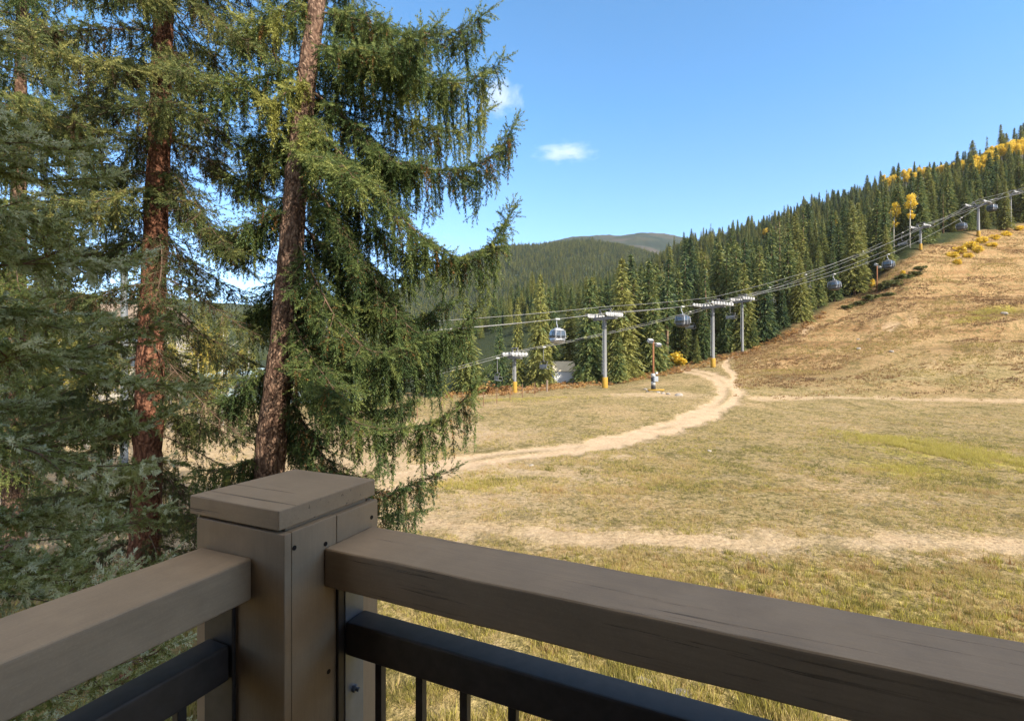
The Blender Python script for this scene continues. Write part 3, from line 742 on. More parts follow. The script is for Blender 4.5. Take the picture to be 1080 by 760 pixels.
# --- tree A: big spruce by the post
bA = at(277, 700, 8.0); bA[2] = Hs(bA[0], bA[1]) - 0.1
tA = Tree('spruce_tree', bA, None, 0.29, 0.04, M_bark_grey, 'tall dark spruce with drooping branch curtains directly behind the balcony post',
          [bA, at(284, 500, 8.0), at(300, 350, 8.05), at(312, 200, 8.15), at(323, 90, 8.3), at(334, 0, 8.45), at(342, -200, 8.8), at(350, -520, 9.3)], 0.5)
def A(pts, dep, **kw): tA.bough(px3(pts, dep), **kw)
kw = dict(lat=0.6, droop=0.36, hang=0.85, hl=0.75)
A([(334, 12), (380, 22), (430, 38), (480, 34), (512, 14)], [8.4, 8.3, 8.2, 8.2, 8.2], r=0.035, tint=0.5, **kw)
A([(332, 45), (380, 62), (430, 84), (485, 88), (527, 66)], [8.4, 8.2, 8.0, 7.9, 7.9], r=0.04, tint=0.5, **kw)
A([(330, 60), (375, 95), (430, 130), (480, 140), (512, 118)], [8.4, 8.7, 9.1, 9.4, 9.5], r=0.04, tint=0.55, **kw)
A([(328, 95), (370, 130), (420, 172), (480, 180), (520, 165), (541, 135)], [8.3, 8.2, 8.1, 8.0, 8.0, 8.0], r=0.045, tint=0.45, **kw)
A([(326, 130), (362, 165), (405, 205), (440, 245), (490, 272), (520, 255), (537, 228)], [8.2, 8.0, 7.8, 7.6, 7.5, 7.5, 7.5], r=0.045, tint=0.4, **kw)
A([(322, 150), (350, 180), (395, 240), (430, 270), (470, 278)], [8.2, 8.5, 8.9, 9.2, 9.3], r=0.04, tint=0.42, **kw)
A([(318, 185), (345, 215), (375, 262), (410, 315), (445, 352), (478, 350), (500, 328)], [8.2, 8.1, 8.0, 7.9, 7.8, 7.8, 7.8], r=0.045, tint=0.36, **kw)
A([(314, 230), (350, 275), (385, 320), (430, 338), (474, 322)], [8.1, 8.4, 8.7, 9.0, 9.0], r=0.04, tint=0.38, **kw)
A([(312, 250), (335, 300), (362, 345), (400, 372), (440, 360)], [8.1, 7.7, 7.4, 7.2, 7.1], r=0.035, tint=0.34, **kw)
A([(308, 300), (330, 350), (360, 385), (410, 392), (470, 372)], [8.1, 8.2, 8.3, 8.3, 8.3], r=0.035, tint=0.36, **kw)
kw2 = dict(lat=0.38, droop=0.36, hang=1.0, hl=0.62)
A([(304, 350), (335, 400), (365, 440), (405, 452), (450, 447), (482, 428), (504, 404)], [8.05, 7.8, 7.4, 7.1, 7.0, 7.0, 7.0], r=0.035, tint=0.3, **kw2)
A([(300, 400), (325, 455), (365, 505), (405, 520), (440, 508), (470, 498)], [8.05, 7.9, 7.6, 7.4, 7.3, 7.3], r=0.03, tint=0.3, **kw2)
A([(298, 420), (320, 470), (350, 520), (400, 545), (440, 540)], [8.05, 8.2, 8.3, 8.4, 8.4], r=0.03, tint=0.3, **kw2)
A([(306, 330), (330, 380), (345, 400), (358, 420)], [8.0, 7.2, 6.5, 6.0], r=0.03, tint=0.5, lat=0.45, droop=0.36, hang=1.0, hl=0.55)
A([(316, 160), (340, 165), (362, 175), (375, 190)], [8.1, 7.3, 6.6, 6.2], r=0.03, tint=0.5, lat=0.4, droop=0.36, hang=1.0, hl=0.55)
# left side of tree A
A([(334, 5), (305, 15), (275, 30), (258, 22)], [8.4, 8.3, 8.2, 8.2], r=0.035, tint=0.8, lat=0.5, droop=0.36, hang=1.0, hl=0.55)
A([(328, 85), (305, 95), (285, 108), (272, 100)], [8.2, 8.0, 7.9, 7.9], r=0.03, tint=0.8, lat=0.42, droop=0.36, hang=1.0, hl=0.55)
A([(320, 140), (300, 155), (270, 180), (245, 190)], [8.2, 8.4, 8.7, 8.8], r=0.03, tint=0.5, lat=0.4, droop=0.36, hang=1.0, hl=0.55)
A([(312, 200), (285, 225), (262, 255), (240, 260)], [8.2, 8.5, 8.8, 9.0], r=0.025, tint=0.35, lat=0.35, droop=0.36, hang=1.0, hl=0.55, bare=0.3)
A([(322, 120), (330, 135), (322, 150)], [8.1, 7.7, 7.5], r=0.02, tint=0.75, lat=0.3, droop=0.36, hang=1.0, hl=0.55)
A([(296, 470), (270, 500), (240, 540), (215, 560)], [8.0, 8.4, 8.8, 9.0], r=0.02, tint=0.4, lat=0.35, droop=0.36, hang=1.0, hl=0.55, bare=0.3)
# the boughs behind and above
for i, z in enumerate(np.linspace(2.6, 17.5, 48)):
    az = (i * 2.39996) % (2 * math.pi)
    if 3.65 < az < 5.75: continue                     # the trunk faces the balcony bare
    Lb = np.interp(z, [2, 6, 11, 17.5], [2.0, 2.7, 2.9, 1.3]) * rng.uniform(0.75, 1.05)
    if z < 11.5 and (az < 0.35 or az > 5.95): Lb *= 0.75
    if z < 11 and 2.3 < az < 3.7: Lb *= 0.6
    tA.radial(z, az, Lb, rng.uniform(-0.35, 0.1), -0.85, 0.75, r=0.03, gap=0.17 if z < 12.5 else 0.3, hgap=0.085, lat=0.6, droop=0.36, hang=1.0, hl=0.6, tint=0.42)
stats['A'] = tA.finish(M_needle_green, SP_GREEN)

# --- tree B: red trunk
bB = at(143, 700, 8.6); bB[2] = Hs(bB[0], bB[1]) - 0.1
tB = Tree('spruce_tree', bB, None, 0.255, 0.04, M_bark_red, 'red barked spruce with thin drooping twigs left of the post',
          [bB, at(153, 560, 8.6), at(158, 400, 8.6), at(164, 250, 8.65), at(170, 100, 8.7), at(173, 0, 8.75), at(178, -200, 9.0), at(184, -520, 9.4)], 0.6)
for i, z in enumerate(np.linspace(2.2, 17.0, 96)):
    az = (i * 2.39996 + 0.8) % (2 * math.pi)
    rightside = az < 1.3 or az > 5.5
    if 4.0 < az < 5.4 and z < 8.0: continue
    Lb = np.interp(z, [2, 5, 11, 17], [1.6, 2.3, 2.7, 1.2]) * rng.uniform(0.7, 1.05)
    if rightside:
        tB.radial(z, az, min(Lb, 2.2), rng.uniform(-0.5, -0.1), -0.9, 0.55, r=0.022, gap=0.2, hgap=0.1, lat=0.55, droop=0.3, hang=0.8, hl=0.42, tint=0.40, bare=0.86 if z < 8.5 else 0.55)
    else:
        tB.radial(z, az, Lb, rng.uniform(-0.4, 0.05), -0.8, 0.6, r=0.025, gap=0.18 if z < 12.5 else 0.3, hgap=0.1, lat=0.6, droop=0.25, hang=0.75, hl=0.4, tint=0.5, bare=0.28)
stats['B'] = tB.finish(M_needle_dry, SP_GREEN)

# --- tree C: blue spruce close on the left
bC = np.array([-4.75, 3.55, 0.0]); bC[2] = Hs(bC[0], bC[1]) - 0.1
tC = Tree('blue_spruce_tree', bC, None, 0.24, 0.04, M_bark_grey, 'blue green spruce with dense silvery tipped boughs at the left edge', [bC, bC + [0.05, 0, 4], bC + [0.1, 0.05, 7], bC + [0.1, 0.1, 9.3]], hs=1.0, ls=1.1, lp=0.85, dead=0.03)
for i, z in enumerate(np.linspace(0.8, 8.6, 98)):
    az = (i * 2.39996 + 0.3) % (2 * math.pi)
    Lb = np.interp(z, [1, 4, 6.5, 8.6], [2.5, 2.5, 1.9, 0.5]) * rng.uniform(0.72, 1.08)
    if az < 0.7 or az > 5.6: Lb *= 0.72
    away = not (az < 2.1 or az > 4.9)
    if 4.0 < az < 5.6: Lb *= 0.72
    tC.radial(z, az, Lb, rng.uniform(-0.45, 0.25), -0.5, 0.55, r=0.022, gap=0.27 if away else 0.17, hgap=0.14 if away else 0.115, lat=0.55, droop=0.08, hang=0.55, hl=0.2, tint=0.28, up=rng.uniform(-0.15, 0.3), tw=0.16, bare=0.12)
bD = np.array([-13.2, 12.8, 0.0]); bD[2] = Hs(bD[0], bD[1]) - 0.1
tD = Tree('spruce_tree', bD, None, 0.27, 0.04, M_bark_grey, 'tall green spruce standing behind the blue spruce at the far left edge', [bD, bD + [0.1, 0, 8], bD + [0.2, 0, 14], bD + [0.2, 0.1, 20]], hs=1.9, ls=1.4)
for i, z in enumerate(np.linspace(2.5, 19.5, 84)):
    az = (i * 2.39996 + 1.1) % (2 * math.pi)
    tD.radial(z, az, np.interp(z, [2, 8, 14, 19.5], [3.0, 3.4, 2.6, 0.6]) * rng.uniform(0.7, 1.05), rng.uniform(-0.4, 0.05), -0.8, 0.65, r=0.03, gap=0.26, hgap=0.12, lat=0.65, droop=0.3, hang=0.9, hl=0.5, tint=0.5, bare=0.15)
tD.finish(M_needle_green, SP_GREEN)
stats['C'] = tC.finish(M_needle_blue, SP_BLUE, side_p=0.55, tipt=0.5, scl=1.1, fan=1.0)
# ------------------------------------------------------------------ distant conifers
def conifer_meshes(seed, h=16.0, rad=2.6, start=0.06, levels=46, pw=0.85, dens=1.0, gaps=0.1, drop=0.5):
    r = np.random.default_rng(seed); tr = []; tn = []
    for i in range(levels):
        f = (i + r.random() * 0.6) / levels
        z = h * (start + (1 - start) * f)
        Rr = rad * (1 - f) ** pw * r.uniform(0.72, 1.1) + 0.12
        if start > 0.3: Rr *= min(1.0, 0.45 + 3.0 * f)
        n = int(max(5, (6 + Rr * 3.2) * dens))
        a0 = r.random() * 6.28
        for j in range(n):
            if r.random() < gaps: continue
            az = a0 + 6.283 * (j + r.uniform(-0.3, 0.3)) / n; L = Rr * r.uniform(0.7, 1.12)
            dv = np.array([math.cos(az), math.sin(az), 0]); bv = np.array([-dv[1], dv[0], 0])
            base_t = r.normal(0.42, 0.16)
            ns = max(2, int(L / 0.27))
            for q in range(ns + 1):
                s_ = 0.18 + 0.82 * q / ns
                p = dv * L * s_ + np.array([0, 0, z - drop * L * s_ * s_ + 0.10 * L * s_ ** 4])
                for sd in ((-1, 1) if q < ns else (0,)):
                    le = r.uniform(0.42, 0.72) * (0.65 + 0.35 * min(1, L)); wd = r.uniform(0.075, 0.15)
                    d = norm(dv * r.uniform(0.5, 0.9) + sd * bv * r.uniform(0.5, 0.95) + np.array([0, 0, r.uniform(-0.75, -0.1)]))
                    sv = norm(np.cross(d, np.array([0, 0, 1.0]) + 0.6 * r.normal(0, 1, 3)))
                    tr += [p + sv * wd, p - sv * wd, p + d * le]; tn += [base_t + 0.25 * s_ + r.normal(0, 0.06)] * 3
    tip = np.array([0, 0, h]); 
    for a in range(3):
        sv = np.array([math.cos(a * 2.1), math.sin(a * 2.1), 0]) * 0.12
        tr += [tip + [0, 0, -0.9] + sv, tip + [0, 0, -0.9] - sv, tip + [0, 0, 0.35]]; tn += [0.6] * 3
    crown = tri_mesh('crown', [(np.array(tr), np.clip(np.array(tn), 0, 1), 0)], [M_far_green])
    mb = MB(); mb.tube([(0, 0, -0.6), (0.02, 0, h * 0.3), (0.0, 0.03, h * 0.7), (0, 0, h * 0.97)], [0.021 * h * 0.8, 0.014 * h * 0.8, 0.008 * h * 0.8, 0.01], 6)
    trunk = mb.mesh('trunk', M_bark_plain, True)
    return crown, trunk
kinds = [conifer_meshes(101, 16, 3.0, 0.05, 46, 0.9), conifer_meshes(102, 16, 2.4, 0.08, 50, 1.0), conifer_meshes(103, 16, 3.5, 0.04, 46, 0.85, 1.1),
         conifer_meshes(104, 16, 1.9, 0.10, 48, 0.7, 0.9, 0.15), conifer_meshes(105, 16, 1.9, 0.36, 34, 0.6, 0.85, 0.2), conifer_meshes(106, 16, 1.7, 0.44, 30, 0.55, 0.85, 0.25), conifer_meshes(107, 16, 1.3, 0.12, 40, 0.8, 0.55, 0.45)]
kind_names = ['spruce_tree', 'spruce_tree', 'spruce_tree', 'fir_tree', 'pine_tree', 'pine_tree', 'fir_tree']
def put_conifer(kd, x, y, h, rz, label, group=None, wide=1.0, z=None, tilt=0.0):
    c, tk = kinds[kd]; o = empty(kind_names[kd], (x, y, Hs(x, y) - 0.15 if z is None else z), rz)
    s_ = h / 16.0; o.scale = (s_ * wide, s_ * wide, s_); o.rotation_euler = (tilt, 0, rz)
    tag(o, label, 'tree', group); link('trunk', tk, o); link('crown', c, o); return o

# trees one can pick out at the foot of the forest
spec = [(492, 414, 314, 0, 1.1, 'pale green spruce standing alone beside the rusty brush left of the small lift tower'),
        (546, 408, 312, 1, 0.8, 'slim spruce directly behind the small chairlift tower'),
        (570, 407, 287, 2, 0.72, 'broad tall spruce left of the small shed'),
        (622, 403, 292, 2, 0.95, 'wide dark spruce between the shed and the first gondola tower'),
        (656, 399, 270, 2, 0.95, 'tall spruce just right of the first gondola tower'),
        (652, 404, 340, 1, 1.25, 'small bright green spruce at the foot of the first gondola tower'),
        (689, 393, 284, 0, 0.85, 'tall narrow spruce behind the brown light pole'),
        (527, 409, 335, 0, 0.9, 'dark spruce between the slim spruce and the lone pale spruce'),
        (735, 383, 352, 1, 1.2, 'young blue green spruce beside the yellow bush'),
        (795, 366, 335, 0, 1.1, 'short bright spruce at the meadow edge right of the second grey tower'),
        (1060, 243, 190, 1, 1.0, 'dark spruce beside the uppermost grey lift tower')]
spec_left = [(395, 428, 330, 0), (415, 424, 345, 1), (360, 420, 335, 2), (445, 416, 338, 1), (60, 430, 300, 0), (20, 428, 315, 1), (458, 418, 350, 0)]
for (px, pb, ptop, kd) in spec_left:
    g = ground_at(px, pb); put_conifer(kd, g[0], g[1], (CZ + (380 - ptop) / FPX * g[1]) - g[2], rng.uniform(0, 6.28), 'middle distance spruce half hidden behind the big trunks at left', 'spruces behind the big trunks')
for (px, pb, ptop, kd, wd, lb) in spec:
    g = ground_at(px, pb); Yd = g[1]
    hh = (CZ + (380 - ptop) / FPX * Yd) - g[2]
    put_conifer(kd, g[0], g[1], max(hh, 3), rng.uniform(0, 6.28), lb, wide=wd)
spec_xy = np.array([ground_at(p[0], p[1])[:2] for p in spec])

# forest positions
def hill_pt(px, ptop, h):
    """where a tree of height h on the hillside has its top at this pixel"""
    u = (px - 540) / FPX; v = (380 - ptop) / FPX; Y = np.linspace(110, 560, 1800); d = CZ + v * Y - (H(u * Y, Y) + h)
    k_ = np.where(d <= 0)[0]; 
    if not len(k_): return None
    return u * Y[k_[0]], Y[k_[0]]
gpts = []
for (x0, yp, x1, yp1, nn) in ((930, 189, 992, 171, 40), (1000, 168, 1042, 153, 34), (1040, 154, 1082, 148, 26), (1010, 175, 1050, 163, 12), (803, 238, 815, 244, 6), (880, 236, 884, 240, 1)):
    for q in range(nn):
        f = random.random(); px = x0 + (x1 - x0) * f + random.uniform(-2, 2); pt = yp + (yp1 - yp) * f + random.uniform(-2, 5)
        g = None
        for dp_ in range(0, 24, 2):
            g = hill_pt(px, pt + dp_, 10.0)
            if g: break
        if g: gpts.append(g)
cand = []
def scatter(y0, y1, cell, jit=0.42, px0=380, px1=1230, extra=None):
    u0 = (px0 - 540) / FPX; u1 = (px1 - 540) / FPX
    xsg = np.arange(u0 * y1 - 5, u1 * y1 + 5, cell); ysg = np.arange(y0, y1, cell)
    Xc, Yc = np.meshgrid(xsg, ysg); Xc = Xc.ravel() + rng.uniform(-jit, jit, Xc.size) * cell; Yc = Yc.ravel() + rng.uniform(-jit, jit, Yc.size) * cell
    u = Xc / Yc; ok = (u > u0) & (u < u1)
    return Xc[ok], Yc[ok]
x1, y1 = scatter(70, 170, 4.3); x2, y2 = scatter(170, 560, 5.6)
xa = np.concatenate([x1, x2]); ya = np.concatenate([y1, y2])
tlv = treelineY(xa, ya)
ok = (ya > tlv + 1.0 + 1.2 * rng.random(len(xa)))
# clearing behind the lower left end, so the shadowed gap opens
u = xa / ya
ok &= ~((u < 0.07) & (ya < 118) & (rng.random(len(xa)) < 0.7))
ok &= ~((u < -0.1) & (ya < 130))
d0 = np.min(np.hypot(xa[:, None] - spec_xy[None, :, 0], ya[:, None] - spec_xy[None, :, 1]), axis=1); ok &= d0 > np.where(xa / ya < 0.3, 4.4, 2.6)
shedg = ground_at(595, 404); ok &= np.hypot(xa - shedg[0], ya - shedg[1]) > 5.0
xa, ya = xa[ok], ya[ok]; za = H(xa, ya)
hill_gap = fbm(xa / 22, ya / 22, 88, 3)
keep = ((hill_gap > -0.3) | (ya < treelineY(xa, ya) + 14)) & ~((xa / ya < 0.22) & (ya > treelineY(xa, ya) + 9) & (ya < 165) & (rng.random(len(xa)) < 0.93))
slim = [ground_at(946, 268), ground_at(963, 262)]
for q_ in slim:
    keep &= ~((np.abs(xa - q_[0] * ya / q_[1]) < 1.8) & (ya - q_[1] < 4.5))
keep &= ~((np.abs(xa / ya - 0.107) < 0.03) & (ya < shedg[1] + 1))
for (gx_, gy_) in gpts:
    keep &= ~((np.abs(xa - gx_ * ya / gy_) < 2.2) & (ya - gy_ < 3) & (ya - gy_ > -15) & (rng.random(len(xa)) < 0.75))
xa, ya, za = xa[keep], ya[keep], za[keep]
ua = xa / ya
edge = ya - treelineY(xa, ya)
pine = (ua > 0.22) & (ua < 0.52) & (edge < 22)
rv = rng.random(len(xa))
kd = np.where(pine & (rv < 0.6), np.where(rv < 0.3, 4, 5), np.where(rng.random(len(xa)) < 0.08, 6, rng.integers(0, 4, len(xa))))
hh = rng.normal(13.6, 3.6, len(xa)) + np.where(pine, 3.0, 0) + 1.5 * (edge < 25)
hh = np.clip(hh * np.where(ya > 200, 0.9, 1.0) * (1 + 0.5 * fbm(xa / 30, ya / 30, 171, 2)), 5, 22)
hh *= np.where((ua < 0.32) & (ya > 125), 0.68, 1.0)
small = rng.random(len(xa)) < 0.2; hh[small] *= 0.55
inview = (ua > -0.25) & (ua < 1.07)
# nearest ones in view become trees of their own
score = np.where(inview, edge + 0.35 * (ya - 90), 1e9)
order = np.argsort(score); ind = order[:250]; rest = order[255:]
grp = 'conifers along the edge of the hillside forest'
lab = {'spruce_tree': 'dense green spruce among the front rows of the hillside forest', 'fir_tree': 'slender dark fir among the front rows of the hillside forest', 'pine_tree': 'tall pine with bare lower trunk among the front rows of the hillside forest'}
for i in ind:
    put_conifer(int(kd[i]), xa[i], ya[i], hh[i], rng.uniform(0, 6.28), lab[kind_names[kd[i]]], grp, tilt=rng.normal(0, 0.022), wide=(1.22 if ua[i] < 0.3 else 1.0) * rng.uniform(0.85, 1.15) / (0.75 + 0.25 * hh[i] / 15))
# far mountain
x3, y3 = scatter(545, 800, 5.5, 0.45, 300, 800); x4, y4 = scatter(800, 1260, 6.0, 0.45, 330, 760); x5, y5 = scatter(150, 1000, 11, 0.45, -60, 420)
sel5 = y5 > 190
xf = np.concatenate([x3, x4, x5[sel5]]); yf = np.concatenate([y3, y4, y5[sel5]])
g = fbm(xf / 60, yf / 60, 95, 4); kf = g > -0.7; xf, yf = xf[kf], yf[kf]
px_ = np.concatenate([xa[rest], xf]); py_ = np.concatenate([ya[rest], yf]); pz_ = H(px_, py_) - 0.2
hf = np.concatenate([hh[rest], np.clip(rng.normal(9.5, 2.2, len(xf)), 5, 15)]); kf = np.concatenate([kd[rest], rng.integers(0, 4, len(xf))])
me = bpy.data.meshes.new('distant_forest'); n = len(px_)
me.vertices.add(n); me.vertices.foreach_set('co', np.stack([px_, py_, pz_], -1).astype(np.float32).ravel())
a = me.attributes.new('variant', 'INT', 'POINT'); a.data.foreach_set('value', kf.astype(np.int32))
a = me.attributes.new('turn', 'FLOAT_VECTOR', 'POINT'); tv = np.zeros((n, 3), np.float32); tv[:, 2] = rng.uniform(0, 6.28, n); a.data.foreach_set('vector', tv.ravel())
a = me.attributes.new('size', 'FLOAT_VECTOR', 'POINT'); sv = np.stack([hf / 16, hf / 16, hf / 16], -1); sv[:, :2] *= rng.uniform(0.85, 1.2, (n, 1)); a.data.foreach_set('vector', sv.astype(np.float32).ravel())
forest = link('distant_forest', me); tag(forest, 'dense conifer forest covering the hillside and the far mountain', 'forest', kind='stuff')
protos = {}
for o in bpy.data.objects:
    if o.type == 'MESH' and o.parent is not None:
        for i, (c, tk) in enumerate(kinds):
            if o.data == c: protos.setdefault(i, {})['c'] = o
            if o.data == tk: protos.setdefault(i, {})['t'] = o
ng = bpy.data.node_groups.new('forest_scatter', 'GeometryNodeTree')
ng.interface.new_socket('Geometry', in_out='INPUT', socket_type='NodeSocketGeometry'); ng.interface.new_socket('Geometry', in_out='OUTPUT', socket_type='NodeSocketGeometry')
gi = ng.nodes.new('NodeGroupInput'); go = ng.nodes.new('NodeGroupOutput'); jn = ng.nodes.new('GeometryNodeJoinGeometry')
def named(nm, ty):
    q = ng.nodes.new('GeometryNodeInputNamedAttribute'); q.data_type = ty; q.inputs[0].default_value = nm
    return q.outputs[0]
a_var, a_turn, a_size = named('variant', 'INT'), named('turn', 'FLOAT_VECTOR'), named('size', 'FLOAT_VECTOR')
e2r = ng.nodes.new('FunctionNodeEulerToRotation'); ng.links.new(a_turn, e2r.inputs[0])
for i in sorted(protos):
    jj_ = ng.nodes.new('GeometryNodeJoinGeometry')
    for q in ('c', 't'):
        oi = ng.nodes.new('GeometryNodeObjectInfo'); oi.inputs[0].default_value = protos[i][q]; ng.links.new(oi.outputs['Geometry'], jj_.inputs[0])
    cmp = ng.nodes.new('FunctionNodeCompare'); cmp.data_type = 'INT'; cmp.operation = 'EQUAL'
    ints = [s_ for s_ in cmp.inputs if s_.type == 'INT']; ng.links.new(a_var, ints[0]); ints[1].default_value = i
    ip = ng.nodes.new('GeometryNodeInstanceOnPoints')
    ng.links.new(gi.outputs[0], ip.inputs['Points']); ng.links.new(cmp.outputs[0], ip.inputs['Selection']); ng.links.new(jj_.outputs[0], ip.inputs['Instance'])
    ng.links.new(e2r.outputs[0], ip.inputs['Rotation']); ng.links.new(a_size, ip.inputs['Scale']); ng.links.new(ip.outputs[0], jn.inputs[0])
ng.links.new(jn.outputs[0], go.inputs[0])
md = forest.modifiers.new('scatter', 'NODES'); md.node_group = ng
print('forest', n, 'individual', len(ind))

# ------------------------------------------------------------------ leafy clumps: aspens, bushes, brush
def leaf_cloud(n, rx, ry, rz, lobes, seed, size, zc=0.0):
    r = np.random.default_rng(seed); C = norm(r.normal(0, 1, (lobes, 3))) * r.uniform(0.3, 0.75, (lobes, 1)); Rl = r.uniform(0.25, 0.5, lobes)
    k_ = r.integers(0, lobes, n); p = C[k_] + norm(r.normal(0, 1, (n, 3))) * (Rl[k_] * r.random(n) ** 0.45)[:, None]
    p = p * np.array([rx, ry, rz]) + np.array([0, 0, zc])
    d = norm(r.normal(0, 1, (n, 3))); s_ = norm(np.cross(d, r.normal(0, 1, (n, 3)))); sz = size * r.uniform(0.6, 1.4, (n, 1))
    V = np.stack([p - d * sz * 0.5 + s_ * sz * 0.1, p + s_ * sz * 0.5, p + d * sz * 0.5, p - d * sz * 0.5 + s_ * sz * 0.1, p + d * sz * 0.5, p - s_ * sz * 0.5], 1).reshape(-1, 3)
    base = np.clip(r.normal(0.5, 0.2, lobes), 0.05, 0.95)
    tn = np.repeat(np.clip(base[k_] + r.normal(0, 0.15, n), 0, 1), 6)
    return V, tn
def aspen_meshes(seed, mat_, h=11.0, bare=0.5, nl=1800, ls=0.34, cr_=0.17):
    V, tn = leaf_cloud(nl, h * cr_, h * cr_, h * (1 - bare) * 0.52, 11, seed, ls, h * (bare + (1 - bare) / 2))
    if cr_ < 0.15:
        V2, tn2 = leaf_cloud(int(nl * 0.45), h * cr_ * 0.7, h * cr_ * 0.7, h * 0.09, 6, seed + 50, ls, h * (bare - 0.06)); V2 = V2 + np.array([h * 0.03, 0, 0])
        V, tn = np.concatenate([V, V2]), np.concatenate([tn, tn2])
    cr = tri_mesh('crown', [(V, tn, 0)], [mat_]); mb = MB(); r = random.Random(seed)
    mb.tube([(0, 0, -0.4), (0.1, 0.05, h * 0.4), (0.02, -0.1, h * 0.9)], [0.15, 0.11, 0.03], 7)
    for q in range(7):
        z = h * (bare + (0.85 - bare) * q / 7); a_ = r.uniform(0, 6.28); L = h * 0.13
        mb.tube([(0.05, 0, z), (math.cos(a_) * L, math.sin(a_) * L, z + L * 0.9)], [0.04, 0.012], 5)
    return cr, mb.mesh('trunk', M_bark_pale, True)
gold = [aspen_meshes(201, M_gold, 11, 0.42), aspen_meshes(202, M_gold, 11, 0.3), aspen_meshes(203, M_gold, 11, 0.66, 700, 0.24, 0.12)]
lime = [aspen_meshes(211, M_lime, 12, 0.25, 7000, 0.13), aspen_meshes(212, M_lime, 12, 0.35, 7000, 0.13)]
def put_leafy(name, ms, x, y, h, ref, label, cat, group=None, z=None):
    o = empty(name, (x, y, Hs(x, y) - 0.1 if z is None else z), rng.uniform(0, 6.28)); s_ = h / ref; o.scale = (s_, s_, s_)
    tag(o, label, cat, group); link('trunk', ms[1], o); link('crown', ms[0], o); return o
for (px, pb, ptop, lb) in ((946, 268, 212, 'left of two slim golden aspens with bare white trunks above the small yellow based tower'),
                           (963, 262, 205, 'right and taller of two slim golden aspens with bare white trunks')):
    g = ground_at(px, pb); g[1] += 0.0
    put_leafy('aspen_tree', gold[2], g[0], g[1] + 1.0, (CZ + (380 - ptop) / FPX * g[1]) - g[2], 11, lb, 'tree')
for (x, y) in gpts:
    put_leafy('aspen_tree', gold[random.randint(0, 1)], x, y, random.uniform(10, 13), 11, 'golden aspen in the yellow band near the top of the hillside forest', 'tree', 'golden aspens on the hillside')
# aspens and leaves behind the left trees
lp = [(20, 22, 9), (48, 26, 11), (92, 30, 10), (210, 34, 9), (235, 40, 9), (70, 38, 12), (0, 34, 12), (310, 60, 7), (120, 46, 9), (330, 74, 8), (180, 52, 9), (262, 66, 9), (300, 48, 6), (100, 60, 11), (220, 78, 10), (385, 82, 8)]
alabs = ['aspen with pale trunk and yellow green leaves farthest left behind the blue spruce', 'slim pale trunked aspen behind the blue spruce boughs', 'pale trunked aspen seen just left of the grey steel pole',
         'yellow green aspen right of the red spruce trunk', 'small yellow green aspen between the red trunk and the big dark trunk', 'tall yellow green aspen deep behind the left boughs',
         'yellow green aspen at the left edge behind the boughs', 'low yellow green aspen beside the teal building', 'short yellow green aspen in front of the cream lodge', 'yellow green aspen behind the teal building', 'rounded yellow green aspen just right of the red trunk low down', 'pale leaved aspen between the two big trunks', 'small low aspen left of the big dark trunk', 'tall aspen beside the narrow cream lodge', 'yellow green aspen rising above the teal roof between the trunks', 'yellow green aspen right of the big dark trunk by the teal building']
for (px, Yd, h), lb in zip(lp, alabs):
    x = (px - 540) / FPX * Yd; put_leafy('aspen_tree', lime[int(Yd) % 2], x, Yd, h, 12, lb, 'tree')

def bush_mesh(seed, mat_, n=700, r=1.0, hgt=0.8, size=0.2):
    V, tn = leaf_cloud(n, r, r, hgt, 14, seed, size, hgt * 0.5); return tri_mesh('leafy_bush', [(V, tn, 0)], [mat_])
def stem_mesh(seed):
    mb = MB(); r = random.Random(seed)
    for q in range(7):
        a_ = r.uniform(0, 6.28); mb.tube([(0, 0, -0.2), (0.25 * math.cos(a_), 0.25 * math.sin(a_), 0.5), (0.6 * math.cos(a_), 0.6 * math.sin(a_), 1.0)], [0.03, 0.02, 0.008], 5)
    return mb.mesh('stem', M_twig)
stem_b = stem_mesh(5)
bg_ = [bush_mesh(301, M_gold, 1500, 1.0, 0.95, 0.15), bush_mesh(302, M_gold, 1500, 1.0, 0.95, 0.15)]; br_ = [bush_mesh(303, M_rust), bush_mesh(304, M_rust)]; bs_ = [bush_mesh(305, M_shrub, 900, 1.1, 0.8), bush_mesh(306, M_shrub, 900, 1.1, 0.8)]
def put_bush(ms, px, pb, wpx, hpx, label, group=None, name='bush'):
    g = ground_at(px, pb); o = empty(name, (g[0], g[1], g[2] - 0.1), rng.uniform(0, 6.28)); sx = wpx * g[1] / FPX / 1.9; sz = hpx * g[1] / FPX / 1.45
    o.scale = (sx, sx, sz); tag(o, label, 'bush', group); link('stem', stem_b, o); link('foliage', ms, o); return o
put_bush(bg_[0], 712, 385, 24, 16, 'large golden yellow bush beneath the hanging gondola cabin')
put_bush(bg_[1], 695, 388, 11, 12, 'smaller golden bush behind the brown light pole')
put_bush(br_[0], 512, 415, 26, 16, 'rusty leafless brush beside the lone pale spruce')
put_bush(br_[1], 533, 413, 16, 9, 'low rusty brush behind the small chairlift tower')
put_bush(bg_[1], 648, 398, 9, 18, 'orange bush right of the first gondola tower base', None)
for (px, pb, wp, hp) in ((1003, 272, 16, 9), (1013, 266, 18, 10), (1022, 262, 18, 10), (1030, 266, 14, 9), (1036, 256, 16, 9), (1008, 278, 14, 7), (1050, 252, 14, 7), (1062, 248, 16, 6), (1075, 243, 16, 6), (1020, 272, 13, 7), (952, 290, 8, 7), (1046, 260, 14, 6), (921, 300, 8, 9)):
    put_bush(bg_[random.randint(0, 1)], px, pb, wp * 0.78, hp * 0.85, 'golden shrub in the row along the upper meadow edge', 'golden shrubs on the upper meadow edge')
